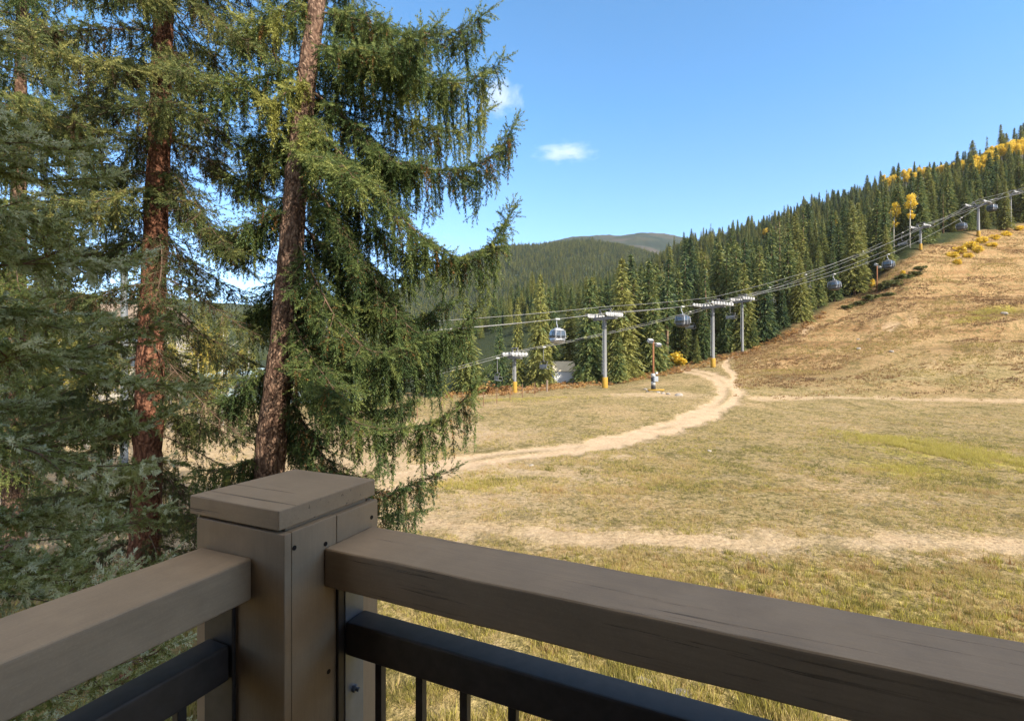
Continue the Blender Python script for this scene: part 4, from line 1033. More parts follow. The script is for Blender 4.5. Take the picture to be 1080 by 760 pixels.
for (px, pb, wp, hp) in ((905, 322, 18, 6), (918, 315, 20, 6), (930, 306, 22, 7), (942, 300, 22, 7), (952, 294, 20, 6), (962, 290, 20, 5), (937, 312, 16, 5), (893, 325, 12, 5), (970, 284, 14, 5)):
    put_bush(bs_[random.randint(0, 1)], px, pb, wp, hp, 'low dark green shrub on the slope near the tall bare pole', 'dark shrubs on the slope')
# rusty brush along the foot of the forest: nobody could count it
V_, T_ = [], []
for q in range(420):
    f = random.random(); px = 470 + f * 400; pb = np.interp(px, [p[0] for p in treeline_px], [p[1] for p in treeline_px]) + random.uniform(0, 7)
    g = ground_at(px, pb)
    V, tn = leaf_cloud(90, random.uniform(0.4, 1.0), random.uniform(0.4, 0.9), random.uniform(0.2, 0.6), 4, 400 + q, 0.12, 0.2); V_.append(V + g); T_.append(np.clip(tn + random.uniform(-.3, .3), 0, 1))
o = link('autumn_brush', tri_mesh('autumn_brush', [(np.concatenate(V_), np.concatenate(T_), 0)], [M_rust])); tag(o, 'rusty orange brush along the foot of the forest', 'brush', kind='stuff')

# ------------------------------------------------------------------ meadow grass
def tuft(seed, nb, h, sp, w):
    r = np.random.default_rng(seed); out = []
    for i in range(nb):
        a_ = r.uniform(0, 6.28); b = np.array([math.cos(a_), math.sin(a_), 0]) * r.uniform(0, sp * 0.4); le = h * r.uniform(0.5, 1.15); ln = r.uniform(0.05, 0.6)
        tipv = b + np.array([math.cos(a_) * ln * le, math.sin(a_) * ln * le, le]); t2 = r.uniform(0, 6.28); s_ = np.array([math.cos(t2), math.sin(t2), 0]) * w / 2
        out += [b - s_, b + s_, tipv]
    return np.array(out)
TF = [tuft(1, 9, 1, 0.9, 0.06), tuft(2, 9, 1, 1.2, 0.075), tuft(3, 7, 1, 0.7, 0.07)]
def grass_pts(n, y0, y1, px0, px1):
    inv = rng.uniform(1 / y1, 1 / y0, n); Yv = 1 / inv; Xv = (rng.uniform(px0, px1, n) - 540) / FPX * Yv; return Xv, Yv
groups = []
def add_grass(n, y0, y1, h0, h1, px0=150, px1=1150, thr=-0.15, clump=1.0, tb=0.0):
    Xv, Yv = grass_pts(n, y0, y1, px0, px1)
    dr = np.minimum(seg_dist(Xv, Yv, road_main) - 1.5, seg_dist(Xv, Yv, track_near) - 0.5)
    f = fbm(Xv / clump, Yv / clump, 131, 3); kp = (f > thr) & (dr + 0.6 * fbm(Xv, Yv, 7, 2) > 0)
    Xv, Yv, f = Xv[kp], Yv[kp], f[kp]; n = len(Xv); O = np.stack([Xv, Yv, H(Xv, Yv) - 0.02], -1)
    hx = rng.uniform(h0, h1, n) * (0.7 + 0.8 * np.clip(f, 0, 1)); g2 = fbm(Xv / 2.2, Yv / 2.2, 141, 3)
    tn = np.clip(0.45 + tb + 0.6 * g2 + rng.normal(0, 0.2, n), 0.03, 0.98); pk = rng.integers(0, 3, n)
    for i in range(3):
        s_ = pk == i
        d = np.zeros((s_.sum(), 3)); d[:, 2] = 1; d += rng.normal(0, 0.12, d.shape)
        V, tt = stamp(TF[i], O[s_], d, hx[s_], rng.uniform(0, 6.28, s_.sum()), tn[s_], 0.05); groups.append((V, tt, 0))
add_grass(24000, 5.0, 8.5, 0.10, 0.36, 150, 1150, -0.2, 0.9, tb=0.12)
add_grass(26000, 8.0, 12.5, 0.05, 0.2, 300, 1150, -0.12, 0.6, tb=0.24)
add_grass(36000, 12, 22, 0.06, 0.16, 380, 1120, -0.1, 0.7, tb=0.05)
add_grass(56000, 20, 66, 0.08, 0.2, 430, 1120, -0.05, 1.3, tb=0.06)
add_grass(18000, 11, 23, 0.06, 0.14, 380, 1120, -0.05, 0.5, tb=0.5)
add_grass(32000, 20, 68, 0.09, 0.21, 430, 1120, 0.0, 0.9, tb=0.5)
add_grass(7000, 6, 40, 0.15, 0.4, -150, 330, -0.2, 1.2)
for (px, pb, rx, ry, nn, h0_, h1_) in ((985, 474, 2.8, 7.0, 5200, 0.10, 0.28), (955, 496, 2.2, 1.8, 700, 0.1, 0.22), (1050, 328, 9, 1.5, 900, 0.2, 0.5), (1020, 337, 6, 1.2, 500, 0.2, 0.4), (560, 421, 10, 2, 700, 0.1, 0.25), (500, 512, 3, 1, 500, 0.08, 0.2)):
    g = ground_at(px, pb); Xv = g[0] + rng.normal(0, rx * .5, nn); Yv = g[1] + rng.normal(0, ry * .5, nn); kp = fbm(Xv / (.4 * rx), Yv / (.4 * ry), 191, 3) > -0.15; Xv, Yv = Xv[kp], Yv[kp]; m_ = len(Xv)
    V, tt = stamp(TF[1], np.stack([Xv, Yv, H(Xv, Yv) - .02], -1), np.tile([[0, 0, 1.0]], (m_, 1)), rng.uniform(h0_, h1_, m_), rng.uniform(0, 6.28, m_), np.clip(rng.normal(0.70, 0.07, m_), 0, 1), 0.05); groups.append((V, tt, 0))
WD = tuft(21, 16, 1, 1.0, 0.11)
for q in range(330):
    px = random.uniform(560, 1110); pb = 582 + 95 * random.random() ** 0.7; g = ground_at(px, pb); m_ = random.randint(3, 9)
    Xv = g[0] + rng.normal(0, 0.22, m_); Yv = g[1] + rng.normal(0, 0.25, m_)
    V, tt = stamp(WD, np.stack([Xv, Yv, H(Xv, Yv) - .02], -1), np.tile([[0, 0, 1.0]], (m_, 1)), rng.uniform(0.06, 0.2, m_) * random.uniform(0.6, 1.3), rng.uniform(0, 6.28, m_), np.clip(random.choice([0.1, 0.3, 0.55, 0.72, 0.76, 0.86]) + rng.normal(0, 0.05, m_), 0, 1), 0.05); groups.append((V, tt, 0))
o = link('meadow_grass', tri_mesh('meadow_grass', groups, [M_grass])); tag(o, 'dry yellow and green grass tufts across the meadow', 'grass', kind='stuff')
# tussocks on the upper slope
groups = []
n = 60000; pxr = rng.uniform(775, 1120, n); Yv = rng.uniform(58, 155, n); Xv = (pxr - 540) / FPX * Yv
kp = (rng.random(n) < sstep(55, 95, Yv) + 0.05) & (Yv < treelineY(Xv, Yv) - 1) & (fbm(Xv / 7, (Yv - .35 * Xv) / 2.2, 151, 3) > -0.12); Xv, Yv = Xv[kp], Yv[kp]; n = len(Xv)
O = np.stack([Xv, Yv, H(Xv, Yv) - 0.04], -1); TB_ = tuft(9, 8, 1, 1.6, 0.28)
V, tt = stamp(TB_, O, np.tile([[0, 0, 1.0]], (n, 1)), rng.uniform(0.12, 0.36, n), rng.uniform(0, 6.28, n), np.clip(0.5 + 0.9 * fbm(Xv / 9, Yv / 4, 161, 3) + rng.normal(0, .15, n), 0, 1), 0.05)
o = link('hill_tussocks', tri_mesh('hill_tussocks', [(V, tt, 0)], [M_tussock])); tag(o, 'rusty tussocks covering the upper ski slope', 'grass', kind='stuff')

# boulders
def rock_mesh(seed):
    bm = bmesh.new(); bmesh.ops.create_icosphere(bm, subdivisions=2, radius=1); r = random.Random(seed)
    off = [Vector((r.uniform(-1, 1), r.uniform(-1, 1), r.uniform(-1, 1))) for _ in range(7)]
    for v in bm.verts:
        d = sum(max(0, v.co.dot(q)) * 0.22 * (1 if i % 2 else -1) for i, q in enumerate(off)); v.co *= 1 + d + r.uniform(-0.06, 0.06); v.co.z *= 0.65
    me_ = bpy.data.meshes.new('boulder'); bm.to_mesh(me_); bm.free(); me_.materials.append(M_rock); return me_
rk = [rock_mesh(s_) for s_ in (1, 2, 3)]
for i, (px, pb, sz) in enumerate(((681, 411, .35), (684, 413, .3), (699, 415, .3), (705, 416, .35), (715, 417, .5), (694, 414, .28), (671, 392, .5), (684, 387, .7), (665, 395, .4), (748, 476, .16), (560, 491, .14), (905, 368, .4), (940, 371, .35), (1060, 331, .6), (905, 358, .3))):
    g = ground_at(px, pb); o = link('boulder', rk[i % 3]); o.location = g; o.scale = (sz, sz, sz); o.rotation_euler = (0, 0, rng.uniform(0, 6)); tag(o, 'small pale rock lying on the dry meadow', 'rock', 'pale rocks on the meadow')
for i, (px, pb, sz) in enumerate(((678, 722, .26), (722, 735, .28))):
    g = ground_at(px, pb); o = link('boulder', rk[i % 3]); o.location = g - np.array([0, 0, .08]); o.scale = (sz, sz, sz * .8); o.rotation_euler = (0, 0, rng.uniform(0, 6)); tag(o, 'grey boulder in the tall grass below the right railing', 'rock', 'boulders below the railing')

# ------------------------------------------------------------------ lifts
def lift_tower(px, pb, parm, ptop, direction, half, kind, label, pad=True, nL=1.5):
    g = ground_at(px, pb); Yd = g[1]; zarm = CZ + (380 - parm) / FPX * Yd; hh = zarm - g[2]
    o = empty('lift_tower', tuple(g - np.array([0, 0, 0.2])), math.atan2(direction[1], direction[0])); tag(o, label, 'lift tower')
    r = 0.33 if kind == 'gondola' else 0.26
    mb = MB(); mb.lathe([(r * 1.25, 0), (r * 1.2, 0.5), (r, 0.6), (r * 0.72, hh + 0.2), (r * 0.72, hh + 0.4)], 18); mb.build('mast', M_galv, o, True)
    if pad:
        mb = MB(); mb.lathe([(r * 1.3, 0.15), (r * 1.36, 0.3), (r * 1.32, 1.75), (r * 1.15, 1.85)], 18); mb.build('base_pad', M_yellow_pad, o, True)
    mb = MB(); mb.box((0, 0, hh + 0.25), (0.45, 2 * half + 1.0, 0.5)); mb.build('crossarm', M_galv, o)
    mb = MB()
    for sd in (-1, 1):
        mb.tube([(0, sd * half * 0.75, hh + 0.5), (0, sd * half * 0.55, hh + 1.6)], 0.09, 6); mb.tube([(0, sd * half * 0.25, hh + 0.5), (0, sd * half * 0.55, hh + 1.6)], 0.09, 6)
    mb.tube([(0, -half * 0.7, hh + 1.6), (0, half * 0.7, hh + 1.6)], 0.09, 6)
    mb.build('lifting_frame', M_galv, o)
    for sd in (-1, 1):
        mb = MB(); mb.box((0, sd * half, hh + 0.55), (nL * 2, 0.18, 0.3)); mb.box((0, sd * (half + 0.55), hh + 0.3), (nL * 2, 0.4, 0.04)); mb.box((0, sd * (half + 0.8), hh + 1.1), (nL * 2, 0.03, 0.03))
        for q in np.linspace(-nL, nL, 5): mb.tube([(q, sd * (half + 0.8), hh + 0.35), (q, sd * (half + 0.8), hh + 1.1)], 0.018, 5)
        st = mb.build('sheave_train', M_galv, o)
        mb = MB()
        for q in np.linspace(-nL, nL, 8 if kind == 'gondola' else 5): mb.tube([(q, sd * half - 0.1, hh + 0.72), (q, sd * half + 0.1, hh + 0.72)], 0.27, 12)
        mb.build('wheel', M_white_paint, st)
    mb = MB()
    for sd in (-0.18, 0.18): mb.tube([(-r * 1.25, sd, 2.2), (-r * 0.95, sd, hh)], 0.03, 5)
    for q in np.arange(2.4, hh, 0.5): mb.tube([(-r * 1.1, -0.18, q), (-r * 1.1, 0.18, q)], 0.02, 4)
    mb.build('ladder', M_galv_dark, o)
    c, s_ = direction / np.linalg.norm(direction)
    L_ = [np.array([g[0] - s_ * sd * half, g[1] + c * sd * half, zarm + 0.85]) for sd in (-1, 1)]
    return L_, g
p1, p2, p3 = ground_at(638, 409), ground_at(752, 387), ground_at(1032, 250)
dirg1 = (p2 - p1)[:2]; dirg2 = (p3 - p2)[:2]
T1, _ = lift_tower(638, 409, 336, 326, dirg1 + 0.0, 2.0, 'gondola', 'tall grey gondola tower with yellow base pad right of the shed', nL=1.5)
T2, _ = lift_tower(752, 387, 324, 317, dirg1 + dirg2 * 0.3, 2.0, 'gondola', 'grey gondola tower with long wheel trains beside the bend of the dirt road', nL=2.7)
T3, _ = lift_tower(1032, 250, 217, 210, dirg2, 2.0, 'gondola', 'grey gondola tower among golden shrubs at the top of the meadow', nL=2.4)
c1, c2, c3, c4 = ground_at(543, 414), ground_at(783, 371), ground_at(971, 264), ground_at(1066, 240)
C1, _ = lift_tower(543, 414, 377, 372, (c2 - c1)[:2], 1.4, 'chair', 'short chairlift tower with yellow base pad in front of the slim spruce', nL=1.1)
C2, _ = lift_tower(783, 371, 318, 315, (c2 - c1)[:2] + (c3 - c2)[:2] * .5, 1.4, 'chair', 'plain grey chairlift tower at the forest edge above the trail', pad=False)
C3, _ = lift_tower(971, 264, 241, 238, (c3 - c2)[:2], 1.4, 'chair', 'small chairlift tower with yellow base pad below the two slim aspens')
C4, _ = lift_tower(1066, 240, 206, 203, (c4 - c3)[:2], 1.4, 'chair', 'blue grey chairlift tower highest on the right', pad=False)
def rope(name, pts, sag, label, r=0.034):
    P = []
    for a_, b in zip(pts[:-1], pts[1:]):
        L = np.linalg.norm(b - a_)
        for q in np.linspace(0, 1, 25)[:-1]: P.append(a_ + (b - a_) * q - np.array([0, 0, 4 * sag * (L / 60) ** 2 * q * (1 - q)]))
    P.append(pts[-1]); mb = MB(); mb.tube([tuple(p) for p in P], r, 6); o = mb.build(name, M_rope, None, True); tag(o, label, 'cable'); return np.array(P)
endg = at(262, 357, 55); endc = at(405, 408, 66); dp = norm(np.array([[-(p2 - p1)[1], (p2 - p1)[0], 0]]))[0]
up1 = at(1180, 168, T3[0][1] + 18)
RG = []
for sd, lbl in ((0, 'nearer gondola rope strung along the front of the towers'), (1, 'farther gondola rope strung along the back of the towers')):
    s2 = -1 if sd == 0 else 1
    RG.append(rope('gondola_rope', [endg + dp * s2 * 2.0, T1[sd], T2[sd], T3[sd], up1 + dp * s2 * 2.0], 1.0, lbl))
RC = []
upc = at(1180, 178, C4[0][1] + 25)
for sd, lbl in ((0, 'nearer chairlift rope rising to the right'), (1, 'farther chairlift rope rising to the right')):
    s2 = -1 if sd == 0 else 1
    RC.append(rope('chairlift_rope', [endc + dp * s2 * 1.4, C1[sd], C2[sd], C3[sd], C4[sd], upc + dp * s2 * 1.4], 0.8, lbl, 0.03))
rope('signal_cable', [endg + np.array([0, 0, 1.0]), p1 + np.array([0, 0, (T1[0][2] - p1[2]) + 1.0]), p2 + np.array([0, 0, (T2[0][2] - p2[2]) + 1.0]), p3 + np.array([0, 0, T3[0][2] - p3[2] + 1.0]), up1 + np.array([0, 0, 1])], 0.7, 'thin signal cable running above the gondola ropes over the tower tops', 0.03)

def on_rope(P, px):
    u = (px - 540) / FPX; f = P[:, 0] - u * P[:, 1]
    k_ = np.where((f[:-1] <= 0) & (f[1:] > 0))[0]
    k_ = k_[0] if len(k_) else len(P) // 2
    t_ = f[k_] / (f[k_] - f[k_ + 1]); p = P[k_] + (P[k_ + 1] - P[k_]) * t_; d = P[k_ + 1] - P[k_]
    return p, math.atan2(d[1], d[0])
# gondola cabin
def cabin(silver):
    o = empty('gondola_cabin'); sh = M_cabin_silver if silver else M_cabin_dark
    prof = [(0.55, -3.75), (0.86, -3.68), (0.98, -3.35), (1.04, -2.95)]; prof2 = [(1.04, -2.95), (1.06, -2.55), (1.0, -2.05), (0.93, -1.8)]; prof3 = [(0.93, -1.8), (0.8, -1.6), (0.45, -1.5)]
    def sq(p, n=32, pw=0.45):
        mb = MB(); P = []; Fq = []
        for r, z in p:
            for j in range(n):
                a_ = 2 * math.pi * j / n; cx = math.copysign(abs(math.cos(a_)) ** pw, math.cos(a_)); sy = math.copysign(abs(math.sin(a_)) ** pw, math.sin(a_)); P.append((cx * r * 1.02, sy * r * 0.98, z))
        for i in range(len(p) - 1):
            for j in range(n): a2 = i * n + j; b2 = i * n + (j + 1) % n; Fq.append((a2, b2, b2 + n, a2 + n))
        Fq.append(tuple(range(n - 1, -1, -1))); Fq.append(tuple((len(p) - 1) * n + j for j in range(n))); mb.add(P, Fq); return mb
    sq(prof).build('lower_shell', sh, o, True); sq(prof2).build('window', M_glass, o, True); sq(prof3).build('roof', sh, o, True)
    mb = MB()
    for x in (-0.75, 0.75):
        for y in (-0.9, 0.9): mb.tube([(x * 1.12, y * 1.12, -2.95), (x * 1.14, y * 1.14, -2.55), (x * 1.02, y * 1.02, -1.8)], 0.06, 6)
    for y in (-1, 1): mb.box((0, y * 1.04, -2.5), (0.07, 0.06, 1.5))
    mb.tube([(-1.08, -1.06, -2.95), (1.08, -1.06, -2.95)], 0.04, 6); mb.tube([(-1.08, 1.06, -2.95), (1.08, 1.06, -2.95)], 0.04, 6)
    mb.build('window_frame', M_cabin_silver, o)
    mb = MB(); mb.tube([(0, 0, -1.5), (0, 0, -1.15), (0, 0.28, -0.7), (0, 0.28, -0.2), (0, 0, 0.0)], 0.075, 8); mb.box((0, 0, -1.45), (0.9, 0.5, 0.12)); mb.build('hanger', M_cabin_silver, o, False)
    mb = MB(); mb.box((0, 0, 0.0), (0.75, 0.25, 0.22)); mb.build('grip', M_white_paint, o)
    mb = MB()
    for x in (-0.55, -0.4, -0.25, 0.25, 0.4, 0.55): mb.tube([(x, -1.12, -3.3), (x, -1.12, -2.6)], 0.025, 5)
    mb.box((0, -1.1, -3.32), (1.4, 0.14, 0.06)); mb.build('ski_rack', M_black, o); return o
def copy_tree(o):
    c = o.copy(); COL.objects.link(c)
    def rec(src, dst):
        for ch in [q for q in bpy.data.objects if q.parent == src]:
            d = ch.copy(); COL.objects.link(d); d.parent = dst; rec(ch, d)
    rec(o, c); return c
cabS = cabin(True); cabD = cabin(False)
cabs = [(588, 0, True, 'silver gondola cabin with glass sides hanging above the shed'), (720, 0, False, 'dark gondola cabin hanging above the golden bush'), (880, 0, False, 'dark gondola cabin low over the forest edge, first one right of the bare tower'),
        (937, 0, False, 'dark gondola cabin beside the tall bare pole'), (1014, 0, False, 'dark gondola cabin just left of the uppermost gondola tower'), (1046, 1, False, 'small dark gondola cabin right of the uppermost gondola tower')]
used = {True: False, False: False}
for (px, sd, sv_, lb) in cabs:
    src = cabS if sv_ else cabD
    o = src if not used[sv_] else copy_tree(src); used[sv_] = True
    p, az = on_rope(RG[sd], px); o.location = p; o.scale = (0.92, 0.92, 0.92); o.rotation_euler = (0, 0, az); tag(o, lb, 'gondola cabin', 'gondola cabins on the lift line')
# chairs
def chair():
    o = empty('lift_chair'); mb = MB(); mb.tube([(0, 0, 0), (0, 0.25, -0.5), (0, 0.2, -1.9), (0, 0, -2.2)], 0.045, 6); mb.build('hanger', M_galv, o)
    mb = MB(); mb.box((0.1, 0, -3.25), (0.5, 1.9, 0.07)); mb.build('seat', M_galv_dark, o)
    mb = MB(); mb.box((-0.22, 0, -2.85), (0.06, 1.9, 0.5)); mb.build('backrest', M_galv_dark, o)
    mb = MB()
    mb.tube([(0, -0.98, -2.2), (0, 0.98, -2.2)], 0.04, 6)
    for y in (-0.98, 0.98): mb.tube([(0, y, -2.2), (-0.2, y, -2.6), (-0.22, y, -3.2), (0.35, y, -3.25), (0.4, y, -2.75), (-0.15, y, -2.7)], 0.035, 6)
    mb.build('frame', M_galv, o); mb = MB(); mb.box((0, 0, 0), (0.5, 0.16, 0.2)); mb.build('grip', M_white_paint, o); return o
ch0 = chair(); first = True
for (px, sd, lb) in ((525, 0, 'empty lift chair just left of the short chairlift tower'), (574, 0, 'empty lift chair in front of the broad tall spruce'), (728, 1, 'empty lift chair right of the gondola cabin over the golden bush'), (771, 0, 'empty lift chair between the two grey towers by the road bend'),
                     (812, 1, 'empty lift chair a little right of the plain grey tower'), (850, 1, 'empty lift chair over the forest edge, left of the first hill cabin'), (910, 1, 'empty lift chair between the first two hill cabins'), (952, 1, 'empty lift chair beside the small yellow based tower')):
    o = ch0 if first else copy_tree(ch0); first = False
    p, az = on_rope(RC[sd], px); o.location = p; o.rotation_euler = (0, 0, az); tag(o, lb, 'lift chair', 'empty chairs on the chairlift')

# ------------------------------------------------------------------ poles, shed, fence, buildings
def light_pole(px, pb, ptop, label, low=True):
    g = ground_at(px, pb); h = (CZ + (380 - ptop) / FPX * g[1]) - g[2]; o = empty('light_pole', tuple(g), 0.4); tag(o, label, 'light pole')
    mb = MB(); mb.tube([(0, 0, -0.3), (0, 0, h)], [0.16, 0.12], 10); mb.build('pole', M_brown_pole, o, True)
    mb = MB(); mb.box((0, 0, h - 0.35), (1.7, 0.1, 0.1)); mb.build('crossbar', M_galv, o)
    for x, z in ((-0.6, h - 0.05), (0.75, h - 0.6)):
        mb = MB(); mb.box((x, -0.15, z), (0.7, 0.5, 0.42), rot=Matrix.Rotation(0.5, 3, 'X')); mb.tube([(x, 0, z - 0.1), (x, 0, h - 0.35)], 0.04, 6); f_ = mb.build('floodlight', M_white_paint, o)
        mb = MB(); mb.box((x, -0.42, z - 0.14), (0.6, 0.03, 0.34), rot=Matrix.Rotation(0.5, 3, 'X')); mb.build('lens', M_glass, f_)
    if low:
        for i in range(4):
            mb = MB(); mb.tube([(0, 0, 0.05 + 0.55 * i), (0, 0, 0.58 + 0.55 * i)], 0.3, 12); mb.build('pad', M_white_paint if i % 2 else M_black, o, True)
        mb = MB(); mb.box((0.1, -0.32, 1.5), (0.65, 0.4, 0.7)); mb.build('control_box', M_galv_dark, o)
        mb = MB(); mb.box((0.3, -0.3, 2.3), (0.3, 0.25, 0.3)); mb.build('meter', M_white_paint, o)
    return o
light_pole(689, 411, 359, 'brown pole with two white floodlights and black and white padded foot on the meadow')
light_pole(925, 308, 279, 'slim brown pole with a white floodlight head on the upper slope', False)
g = ground_at(716, 413); mb = MB(); mb.tube([(-1.1, 0, 0.22), (1.1, 0.1, 0.25)], 0.09, 8); mb.tube([(-0.9, 0, 0.0), (-0.9, 0, 0.25)], 0.05, 6); mb.tube([(0.9, 0.1, 0.0), (0.9, 0.1, 0.28)], 0.05, 6)
o = mb.build('yellow_pipe', M_yellow_pad, None, True, tuple(g - np.array([3, 0, 0]))); tag(o, 'short yellow pipe lying beside the brown floodlight pole', 'pipe')

# shed
g = ground_at(595, 404); wsh = 21 * g[1] / FPX; o = empty('shed', tuple(g), R(4)); tag(o, 'small pale shed with tan sloping roof under the spruces', 'shed')
hw = wsh / 2; he = 2.3; hr = 3.9; dpt = 4.2
mb = MB(); mb.box((0, dpt / 2, he / 2 - 0.1), (wsh, dpt, he)); mb.build('wall', M_offwhite, o)
mb = MB(); mb.add([(-hw, 0.002, he - .1), (-hw, dpt, he - .1), (-hw, dpt / 2, hr - .1), (hw, 0.002, he - .1), (hw, dpt, he - .1), (hw, dpt / 2, hr - .1)], [(0, 1, 2), (3, 5, 4)]); mb.build('gable', M_brown_wall, o)
ang = math.atan2(hr - he, dpt / 2); sl = math.hypot(hr - he, dpt / 2) + 0.35
mb = MB()
for sd in (-1, 1): mb.box((0.1, dpt / 2 + sd * (dpt / 4 + 0.08), (he + hr) / 2 - 0.02), (wsh + 0.7, sl, 0.09), rot=Matrix.Rotation(-sd * ang, 3, 'X'))
mb.build('roof', M_tan_roof, o)
mb = MB(); mb.box((-0.9, -0.03, 0.95), (0.9, 0.05, 1.9)); mb.build('door', M_offwhite, o)
mb = MB(); mb.box((hw + 0.4, dpt / 2, 1.2), (0.12, dpt * 0.8, 2.6)); mb.build('side_screen', M_brown_wall, o)

# fence
fpts = [(440, 441), (466, 436), (488, 431), (510, 428), (524, 425), (538, 422), (551, 419), (564, 416), (577, 413)]
gs = [ground_at(*p) for p in fpts]; o = empty('wire_fence', tuple(gs[0])); tag(o, 'thin rusty post and wire fence across the meadow below the small lift tower', 'fence')
for i, q in enumerate(gs):
    mb = MB(); big = i == len(gs) - 1; mb.tube([tuple(q - gs[0] - np.array([0, 0, .2])), tuple(q - gs[0] + np.array([0, 0, 1.7]))], 0.14 if big else 0.055, 6); mb.build('post', M_fence if not big else M_taupe_trim, o)
for hz in (0.6, 1.2): mb = MB(); mb.tube([tuple(q - gs[0] + np.array([0, 0, hz])) for q in gs], 0.012, 4); mb.build('wire', M_fence, o)

# lift terminal behind the big spruce
g = np.array([(305 - 540) / FPX * 62, 62.0, 0.0]); g[2] = Hs(g[0], g[1]); o = empty('lift_terminal', tuple(g), R(-4)); tag(o, 'long pale teal building with white framed windows behind the big spruce', 'building')
W = 165 * 62 / FPX
mb = MB(); mb.box((0, 3.5, 1.5), (W, 7, 3.4)); mb.build('wall', M_teal, o)
mb = MB(); mb.box((0, 3.2, 3.9), (W + 1.2, 8.6, 0.35), rot=Matrix.Rotation(R(4), 3, 'X')); mb.build('roof', M_teal, o)
mb = MB(); mb.box((0, -0.7, 3.3), (W + 1.0, 0.12, 0.4)); mb.build('fascia', M_offwhite, o)
for i in range(9):
    x = -W / 2 + 1.2 + i * (W - 2.4) / 8
    mb = MB(); mb.box((x, -0.03, 1.85), (1.5, 0.08, 1.5)); wn = mb.build('window', M_white_paint, o); mb = MB()
    for sx in (-0.35, 0.35): mb.box((x + sx, -0.075, 1.85), (0.6, 0.02, 1.3))
    mb.build('pane', M_glass, wn)
# cream lodge far left
g = np.array([(118 - 540) / FPX * 66, 66.0, 0.0]); g[2] = Hs(g[0], g[1]); o = empty('lodge_building', tuple(g), R(8)); tag(o, 'narrow cream coloured lodge of three storeys behind the left spruces', 'building')
W = 9.0; Hh = 10.6
mb = MB(); mb.box((0, 6, Hh / 2 - 0.2), (W, 12, Hh)); mb.build('wall', M_cream, o)
mb = MB()
for q in np.arange(0.6, Hh - 0.4, 0.45): mb.box((0, -0.012, q), (W, 0.03, 0.05))
mb.build('siding', M_cream, o)
mb = MB(); hx = W / 2 + 0.7; mb.add([(-hx, -0.8, Hh - .2), (hx, -0.8, Hh - .2), (hx, 12.8, Hh - .2), (-hx, 12.8, Hh - .2), (-hx, 6, Hh + 3.2), (hx, 6, Hh + 3.2)], [(0, 1, 5, 4), (2, 3, 4, 5), (1, 2, 5), (3, 0, 4), (0, 3, 2, 1)]); mb.build('roof', M_taupe_trim, o)
for fl in range(3):
    for i in range(3):
        x = -W / 2 + 1.8 + i * (W - 3.6) / 2; z = 2.0 + fl * 3.4
        mb = MB(); mb.box((x, -0.05, z), (1.9, 0.14, 1.7)); wn = mb.build('window', M_taupe_trim, o); mb = MB(); mb.box((x, -0.13, z), (1.6, 0.03, 1.4)); mb.build('pane', M_glass, wn)
# grey steel pole behind the red trunk
x, yv = (131 - 540) / FPX * 24, 24.0; o = empty('steel_pole', (x, yv, Hs(x, yv))); tag(o, 'grey steel pole standing just left of the red trunk', 'pole')
mb = MB(); mb.lathe([(0.26, -0.2), (0.26, 0.3), (0.17, 0.35), (0.14, 11.5), (0.02, 11.6)], 14); mb.build('shaft', simple_mat('dull_grey_steel', (0.12, 0.13, 0.135), 0.6, 0.4, 0.2, 0.15, 2.0), o, True)
mb = MB(); mb.box((0, 0, 0.16), (0.6, 0.6, 0.05)); mb.build('base_plate', M_galv_dark, o)

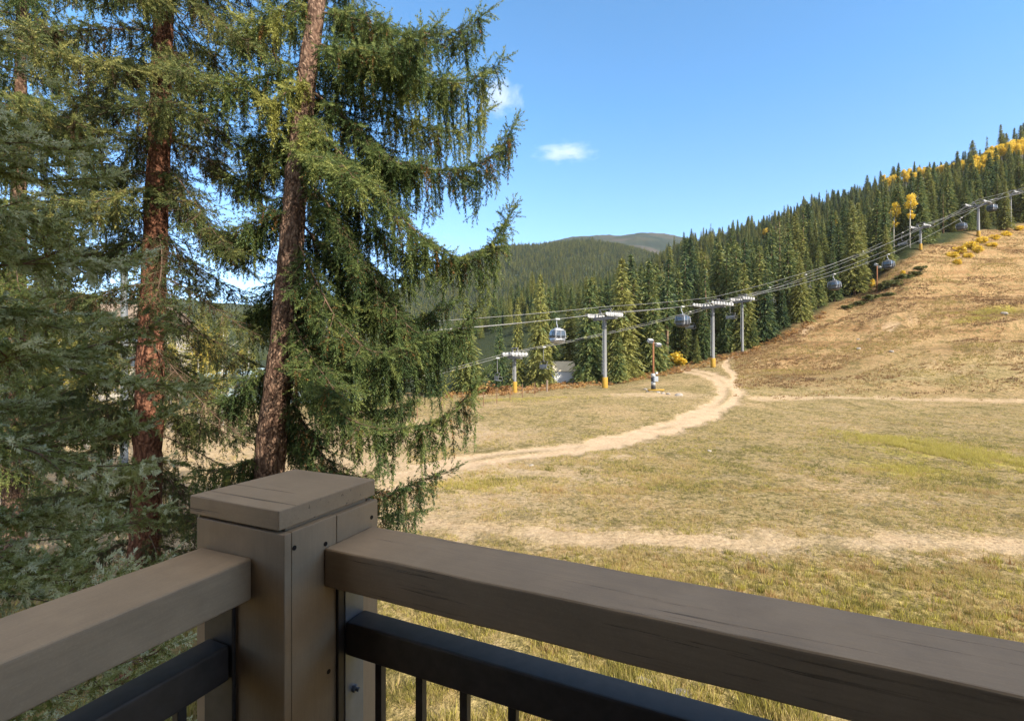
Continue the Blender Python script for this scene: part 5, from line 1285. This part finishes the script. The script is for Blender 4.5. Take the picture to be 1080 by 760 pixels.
# ------------------------------------------------------------------ clouds
def cloud_obj(px, py, wpx, hpx, label, seed, dist=4600):
    c = at(px, py, dist); s_ = dist / FPX; bm = bmesh.new(); r = random.Random(seed)
    bmesh.ops.create_icosphere(bm, subdivisions=3, radius=1)
    for v in bm.verts: v.co = Vector((v.co.x * wpx * s_ * 0.6, v.co.y * wpx * s_ * 0.35, v.co.z * hpx * s_ * 0.6))
    me_ = bpy.data.meshes.new('cloud'); bm.to_mesh(me_); bm.free()
    m_, t_ = mat('cloud_vapour'); k_ = NT(t_); co = k_.coord('Generated')
    cen = k_.n('ShaderNodeVectorMath', operation='SUBTRACT'); k_.l(co, cen.inputs[0]); cen.inputs[1].default_value = (0.5, 0.5, 0.5)
    ln = k_.n('ShaderNodeVectorMath', operation='LENGTH'); k_.l(cen.outputs[0], ln.inputs[0])
    nz = k_.noise(k_.map(co, (2.2, 2.2, 1.6), (seed * 1.7, 0, seed)), 2.2, 6, 0.65)
    d = k_.math('SUBTRACT', k_.math('MULTIPLY', nz, 1.15), k_.math('ADD', k_.math('MULTIPLY', ln.outputs['Value'], 0.95), 0.2))
    den = k_.math('MULTIPLY', k_.math('MAXIMUM', d, 0.0), 0.011)
    pv = k_.n('ShaderNodeVolumePrincipled'); pv.inputs['Color'].default_value = (1, 1, 1, 1); pv.inputs['Anisotropy'].default_value = 0.0; k_.l(den, pv.inputs['Density'])
    oo = k_.n('ShaderNodeOutputMaterial'); k_.l(pv.outputs[0], oo.inputs['Volume']); me_.materials.append(m_)
    o = link('cloud', me_, None, tuple(c)); tag(o, label, 'cloud', kind='stuff'); return o
cloud_obj(526, 103, 52, 42, 'small white cloud beside the tip of the big spruce', 3)
cloud_obj(596, 161, 68, 17, 'flat wisp of white cloud in the clear sky', 5)
# ------------------------------------------------------------------ haze
HAZE = 0.00005
if HAZE:
    x0, x1, y0, y1, z0 = -4300, 4300, -4300, 4300, float(gz.min()) - 1.2
    z1 = float(gz.max()) + 25
    mb = MB(); mb.box(((x0 + x1) / 2, (y0 + y1) / 2, (z0 + z1) / 2), (x1 - x0, y1 - y0, z1 - z0))
    m_, t_ = mat('thin_air_haze'); k_ = NT(t_); pv = k_.n('ShaderNodeVolumePrincipled'); pv.inputs['Color'].default_value = (0.8, 0.87, 0.98, 1); pv.inputs['Density'].default_value = HAZE
    oo = k_.n('ShaderNodeOutputMaterial'); k_.l(pv.outputs[0], oo.inputs['Volume'])
    o = mb.build('haze', m_); tag(o, 'thin bluish air over the valley', 'haze', kind='stuff')
